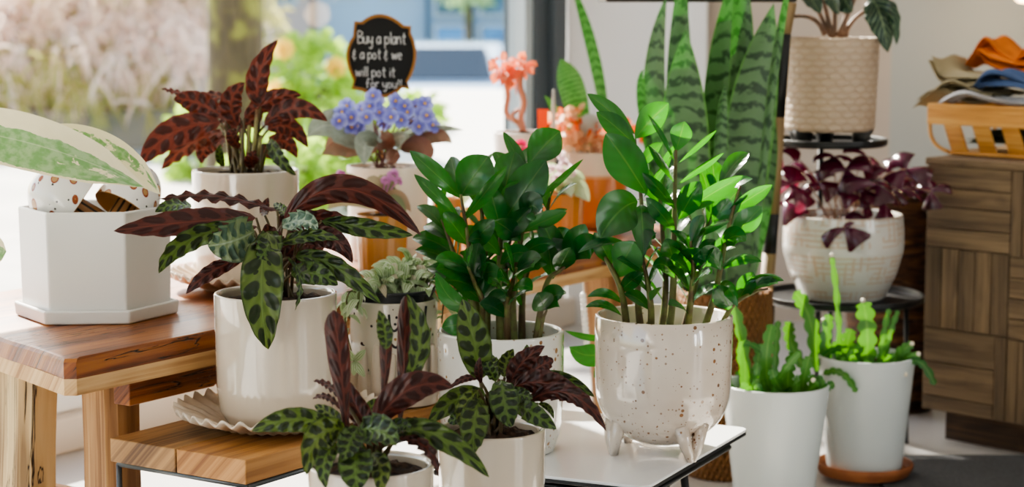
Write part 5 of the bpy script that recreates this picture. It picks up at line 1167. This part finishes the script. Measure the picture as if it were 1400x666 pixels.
# little pots behind
def fluted(c, r0, h, mat, parent, N=22, name='pot'):
    return pot(parent, c, fillet([(0, 0), (r0 * .82, 0), (r0 * .86, .004), (r0, h), (r0 - .004, h), (r0 - .006, h - .025), (0, h - .025)], .002), mat, name, N * 8, fn=lambda r, z, a, i: r * (1 + (.035 * abs(math.sin(a * N / 2)) if .003 < z < h - .004 and r > r0 * .8 else 0)))
mamb = M('amber_glaze'); mamb.bsdf(lin('#b98442'), .25, coat=.4, trans=.15, tcol=lin('#e0a850'))
mor = M('orange_glaze'); mor.bsdf(lin('#c0792c'), .25, coat=.3, trans=.15, tcol=lin('#f09028'))
mpl = leafmat('pink_leaf', '#6f8a64', '#b08a78', '#b8b090', .3); mgl = leafmat('pale_leaf', '#8aa878', '#c0ccb0', '#c8e0a0', .3)
mpk = plain('pink_petal', '#d59acb', .6, trans=.4); mmag = plain('magenta_petal', '#c8265e', .6, trans=.4); mpw = plain('pale_pink_petal', '#ead4d8', .6, trans=.4)
def small_plant(name, px, d, rim, r0, mat, label, cat, lvs, fls, lm, up=.02):
    c = P(px, 300, d); c.z = ZB; t = thing(name, c, label, cat, 'small flowering plants at the back of the bench'); h = P(px, rim, d).z - ZB
    fluted(c, r0, h, mat, t); soil(t, c + Z * (h - .01), r0 - .006); mb = MB()
    for b, tp, w, ro, dd in lvs: B, T = P(*b, d), P(*tp, d + dd); leaf(mb, B, (B + T) / 2 + Z * up, T, W(w, d), ro, False, 'cal', 12, 6, .06, 3, .15)
    mb.build('foliage', lm, t); r = random.Random(px)
    for x, y, s, fm in fls:
        q = P(x, y, d - .02); mb = MB()
        for k in range(14): D = Vector((r.uniform(-1, 1), r.uniform(-1, .3), r.uniform(-.8, 1))).normalized() * s; leaf(mb, q + D * .3, q + D * .6, q + D, s * .8, 0, False, 'round', 5, 3)
        tube(mb, bez(c + Z * h, (c + Z * h + q) / 2 + Z * .01, q, 6), .0014, 5); mb.build('flower', fm, t)
    return t
small_plant('potted_begonia', 522, 3.285, 292, .044, mamb, 'pink-flowered plant in an amber fluted pot in front of the cream violet pot', 'plant',
    [((520, 282), (502, 256), 26, 0, -.03), ((524, 282), (562, 290), 22, 10, -.04), ((520, 284), (546, 252), 30, 0, -.01), ((516, 284), (474, 262), 24, 10, -.01), ((516, 286), (448, 286), 26, 0, .0), ((514, 280), (440, 248), 22, 20, .03), ((526, 284), (556, 300), 18, 0, -.05), ((520, 280), (528, 250), 20, 0, .03)],
    [(538, 240, .012, mpk), (527, 246, .009, mpk), (545, 248, .008, mpk), (466, 242, .013, mpk), (458, 246, .009, mpk)], mpl)
small_plant('potted_kalanchoe', 767, 3.63, 263, .043, mor, 'small plant with a magenta bloom and pale blossoms in the orange fluted pot', 'plant',
    [((766, 262), (800, 246), 14, 0, -.03), ((766, 264), (806, 276), 30, 0, -.05), ((764, 262), (740, 256), 20, 0, -.02), ((764, 264), (782, 270), 24, 10, -.05), ((766, 258), (784, 240), 18, 0, .02), ((762, 258), (746, 236), 20, 0, .02), ((768, 262), (790, 256), 16, 20, -.02)],
    [(712, 201, .015, mmag), (771, 228, .016, mpw), (762, 246, .014, mpw), (780, 238, .013, mpw), (768, 212, .010, mpw), (752, 232, .012, mpw)], mgl)
c = P(612, 340, 3.54); c.z = ZB; t = thing('ribbed_votive', c, 'amber ribbed glass votive on the bench, right of the cream violet pot', 'votive'); hh = P(612, 270, 3.54).z - ZB
fluted(c, .0285, hh, mamb.mat, t, 14, 'glass')
mb = MB(); lathe(mb, [(0, hh - .03), (.019, hh - .03), (.0195, hh - .024), (0, hh - .022)], c + Z * .0, 24); mb.build('wax', plain('cream_wax', '#efe2c4', .5), t)
c = P(650, 300, 3.67); c.z = ZB; t = thing('small_green_plant', c, 'small grey-green rosette in an amber pot behind the left ZZ plant', 'plant', 'small flowering plants at the back of the bench'); fluted(c, .03, .07, mamb.mat, t); mb = MB(); blob(mb, c + Z * .085, (.035, .03, .03), 40, .035, random.Random(3)); mb.build('foliage', mgl, t)
# caudex plant
c = P(718, 300, 3.916); c.z = ZB; t = thing('potted_caudex', c, 'bare twisted salmon stems with tufted tops in a white pot by the window frame', 'plant'); d = 3.916; h = P(718, 180, d).z - ZB; rc = .062
pot(t, c, fillet([(0, 0), (rc * .85, 0), (rc, h), (rc - .005, h), (rc - .007, h - .03), (0, h - .03)], .003), plain('off_white_glaze', '#e2dcd6', .35)); soil(t, c + Z * (h - .008), rc - .006)
msal = plain('salmon_stem', '#c98a72', .6); mtuft = leafmat('salmon_tuft', '#e08868', '#f0a890', '#ff9060', .3)
mb = MB(); tube(mb, catmull([P(716, 182, d), P(708, 168, d), P(692, 155, d), P(694, 130, d + .01), P(690, 108, d)], 6), .0055, 8); tube(mb, catmull([P(716, 182, d), P(712, 160, d), P(716, 140, d), P(711, 118, d), P(712, 98, d)], 6), .006, 8); tube(mb, catmull([P(708, 168, d), P(700, 158, d - .01), P(708, 150, d)], 6), .004, 8); mb.build('stem', msal, t)
mb = MB(); r = random.Random(2)
for x, y, n in ((688, 98, 26), (682, 90, 16), (712, 90, 34), (704, 104, 12)): blob(mb, P(x, y, d), (.011, .011, .014), n, .02, r, 'round', .7)
mb.build('foliage', mtuft, t)
mb = MB(); prism(mb, [(-.0095, 0), (.0095, 0), (.0105, .045), (-.0105, .045)], P(742, 181, d - .03), (1, 0, 0), Z, (0, .001, 0)); mb.build('plant_tag', plain('orange_plastic', '#e8641e', .4, trans=.3), t, False)
mb = MB(); tube(mb, [P(757, 196, d + .02), P(757, 150, d + .02), P(757, 122, d + .02)], [.006, .006, .003], 10, flat=.4); mb.build('label_stick', plain('white_plastic', '#dcdcd6', .4), t)
# peach pot
c = P(812, 300, 4.0); c.z = ZB; t = thing('potted_dried_plant', c, 'peach and orange two-tone pot with dry papery bracts and a clear disc', 'plant'); d = 4.0; h = P(812, 206, d).z - ZB; rp = .0695
m = M('two_tone_glaze'); z_ = m.xyz(m.obj())[2]; mtt = m.bsdf(m.mix(z_ > h * .66, lin('#c9783a'), m.mix(z_ > h * .70, lin('#d8a47c'), lin('#e6d6c8'))), .3, coat=.3, trans=.12)
pot(t, c, fillet([(0, 0), (rp * .86, 0), (rp * .88, .01), (rp * .9, .011), (rp, h), (rp - .004, h), (rp - .006, h - .03), (0, h - .03)], .002), mtt); soil(t, c + Z * (h - .01), rp - .006)
mdryf = leafmat('papery_bract', '#e2b48c', '#f2dcc4', '#ffd0a0', .3); morf = leafmat('orange_bract', '#e0682a', '#f08a50', '#ff8030', .35)
mb, m2 = MB(), MB(); r = random.Random(8)
for x, y in ((770, 178), (785, 170), (760, 170), (795, 185), (778, 190), (805, 192), (768, 190), (790, 160), (815, 195), (826, 196)): blob(mb, P(x, y, d - .02), (.016, .016, .012), 12, .026, r, 'round', .8)
for x, y in ((764, 166), (776, 160), (817, 180), (876, 190), (886, 178), (866, 176), (842, 186)): blob(m2, P(x, y, d - .02), (.014, .012, .014), 8, .026, r, 'round', .7)
mb.build('bracts', mdryf, t); m2.build('orange_bracts', morf, t)
mb = MB(); lathe(mb, [(0, -.0015), (.0225, -.0015), (.0235, 0), (.0225, .0015), (0, .0015)], P(806, 172, d - .03), 40, axis=Matrix.Rotation(PI / 2, 3, 'X')); mcl = M('clear_disc'); mcl.bsdf(lin('#d8dcd8'), .15, trans=.5); mb.build('clear_disc', mcl.mat, t)
mb = MB(); leaf(mb, P(800, 200, d + .02), P(784, 130, d + .02), P(766, 80, d + .02), W(36, d), 10, False, 'snake', 20, 6, 0, 2, .2); leaf(mb, P(832, 200, d + .04), P(812, 80, d + .05), P(778, -30, d + .05), W(18, d), 25, False, 'snake', 20, 6, 0, 2, .2, 0, 40); leaf(mb, P(790, 200, d + .04), P(765, 160, d + .04), P(744, 130, d + .04), W(12, d), 25, False, 'snake', 20, 6)
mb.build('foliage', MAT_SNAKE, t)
# added bead string standing in for light sparkle by the far bench leg
t = thing('sparkle_beads', P(797, 402, 3.38), 'white beads added to stand in for light sparkle by the far bench leg', 'beads'); mb = MB()
for i in range(11): lathe(mb, [(.0052 * math.sin(g), -.0056 * math.cos(g)) for g in [PI * k / 6 for k in range(7)]], P(797 + .5 * i, 404 + 6.4 * i, 3.38), 12)
mb.build('beads', plain('sparkle_bead', '#f2efe8', .25), t)
mb = MB(); tube(mb, [P(797, 386, 3.38), P(802, 470, 3.38)], .0008, 5); mb.build('string', plain('string', '#d8d0c0', .8), t)
# ================================================================== variegated rubber plant reaching in from the left
c = Vector((-.93, 2.42, 0)); t = thing('variegated_rubber_plant', c, 'cream and green variegated leaves reaching in from the left over the hexagonal planter', 'plant')
pot(t, c, fillet([(0, 0), (.075, 0), (.10, .30), (.093, .30), (.088, .26), (0, .26)], .004), MAT_WPOT); soil(t, c + Z * .275, .09)
def variegated(name, bias, lo, hi):
    m = M(name); u_, v_, _ = m.uv(); au = (u_ * 2 - 1).abs(); n1 = m.noise(m.comb(u_ * 2.6, v_ * 9), 1, 6, .5, .65); n2 = m.noise(m.comb(u_ * 6, v_ * 20), 1, 5)
    bd = (u_.smooth(lo, lo + .16)) * (u_.smooth(hi, hi - .12))
    g_ = (n1 * .9 + bd * .42 - v_ * .16 + bias).smooth(.60, .635); c_ = m.mix(g_, m.mix(n2, lin('#e9e2c8'), lin('#d9d2b0')), m.mix(n2.smooth(.38, .62), lin('#6f9a68'), lin('#a3bb93'))); c_ = m.mix(au.smooth(.03, .006) * .35, c_, lin('#efe9d2'))
    return m.bsdf(c_, .35, trans=.28, tcol=m.mix(g_, lin('#f0e6b0'), lin('#80b050')))
mvar = variegated('variegated_leaf', 0, .22, 1.02); mvar2 = variegated('mostly_cream_leaf', -.12, .05, .6)
mb = MB(); d = 2.62
leaf(mb, P(-150, 170, d), P(30, 193, d), P(197, 256, d), W(78, d), -6, False, 'rub', 34, 12, .02, 3, .12)
leaf(mb, P(30, 188, d + .05), P(135, 205, d + .05), P(219, 266, d + .03), W(56, d), 8, False, 'rub', 30, 12, .02, 3, .15, 1)
leaf(mb, P(-90, 318, d), P(-40, 336, d), P(9, 344, d), W(64, d), 0, False, 'round', 20, 8, .02, 3, .12)
mb.build('foliage', [mvar, mvar2], t)
mb = MB(); s0 = c + Z * .275; tube(mb, catmull([s0, P(-180, 300, d - .02), P(-190, 180, d), P(-200, 80, d)], 8), .007, 10)
for a, b in ((P(-186, 190, d), P(-150, 172, d)), (P(-184, 220, d), P(30, 188, d + .05)), (P(-182, 310, d), P(-90, 318, d))): tube(mb, bez(a, (a + b) / 2 + Z * .004, b, 6), .003, 8)
mb.build('stem', MAT_CANE, t)
# ================================================================== lamp, light, world
c = P(1398, -9, 5.0); t = thing('pendant_lamp', c, 'small warm pendant lamp glowing at the top right corner', 'lamp')
mb = MB(); lathe(mb, [(.03, .022), (.045, .0), (.012, .055), (.012, .06)], c + Z * .01, 32); mb.build('lamp_shade', plain('copper_shade', '#8a5a34', .4, metal=.6), t)
mb = MB(); lathe(mb, [(.024 * math.sin(g), -.024 * math.cos(g)) for g in [PI * k / 8 for k in range(9)]], c, 16); mb.build('bulb', plain('warm_bulb', '#fff0d8', .5, emit=lin('#ffe0b0'), es=4.), t)
mb = MB(); tube(mb, [c + Z * .06, (c.x, c.y, 2.76)], .003, 6); mb.build('cord', MAT_BLACK, t)
def lamp(kind, name, loc, rot, e, colr, **k):
    L = bpy.data.lights.new(name, kind); L.energy = e; L.color = colr[:3]
    for q, v in k.items(): setattr(L, q, v)
    o = bpy.data.objects.new(name, L); COL.objects.link(o); o.location = loc; o.rotation_euler = rot; return o
SUN = Vector((-.40, .70, .68)).normalized()
lamp('SUN', 'sun', (0, 0, 5), SUN.to_track_quat('Z', 'Y').to_euler(), 19, (1., .93, .82), angle=.012)
lamp('POINT', 'pendant_light', c - Z * .06 - Vector((0, .05, 0)), (0, 0, 0), 1.6, (1., .7, .4), shadow_soft_size=.04)
lamp('AREA', 'ceiling_fill_light', (.7, .9, 2.7), (0, 0, 0), 4, (1., .93, .85), size=1.2)  # added area lamps at ceiling height, filling the interior
lamp('AREA', 'ceiling_fill_light', (2.4, 3.2, 2.7), (0, 0, 0), 6, (1., .92, .84), size=1.0)
for y_ in (-.8, .3):  # added lamps that put highlight streaks on the glazed pots
    q = Vector((4.42, y_, 1.35)); lamp('AREA', 'added_streak_light', q, (q - Vector((-.2, 2.4, .5))).to_track_quat('Z', 'Y').to_euler(), 16, (1., .98, .95), shape='RECTANGLE', size=.32, size_y=1.7)
w = bpy.data.worlds.new('world'); S.world = w; w.use_nodes = True; nt = w.node_tree; bg = nt.nodes['Background']
sk = nt.nodes.new('ShaderNodeTexSky'); sk.sky_type = 'NISHITA'; sk.sun_disc = False; sk.sun_elevation = math.asin(SUN.z); sk.sun_rotation = math.atan2(SUN.x, SUN.y); sk.air_density = 1.3; sk.dust_density = 2.2; sk.ozone_density = 1.
nt.links.new(sk.outputs[0], bg.inputs[0]); bg.inputs[1].default_value = .40
S.view_settings.view_transform = 'AgX'; S.view_settings.look = 'AgX - Medium High Contrast'; S.view_settings.exposure = .32; S.view_settings.gamma = 1.0
S.cycles.max_bounces = 10; S.cycles.transparent_max_bounces = 12; S.cycles.sample_clamp_indirect = 6; S.cycles.caustics_reflective = False; S.cycles.caustics_refractive = False
S.cycles.use_denoising = True
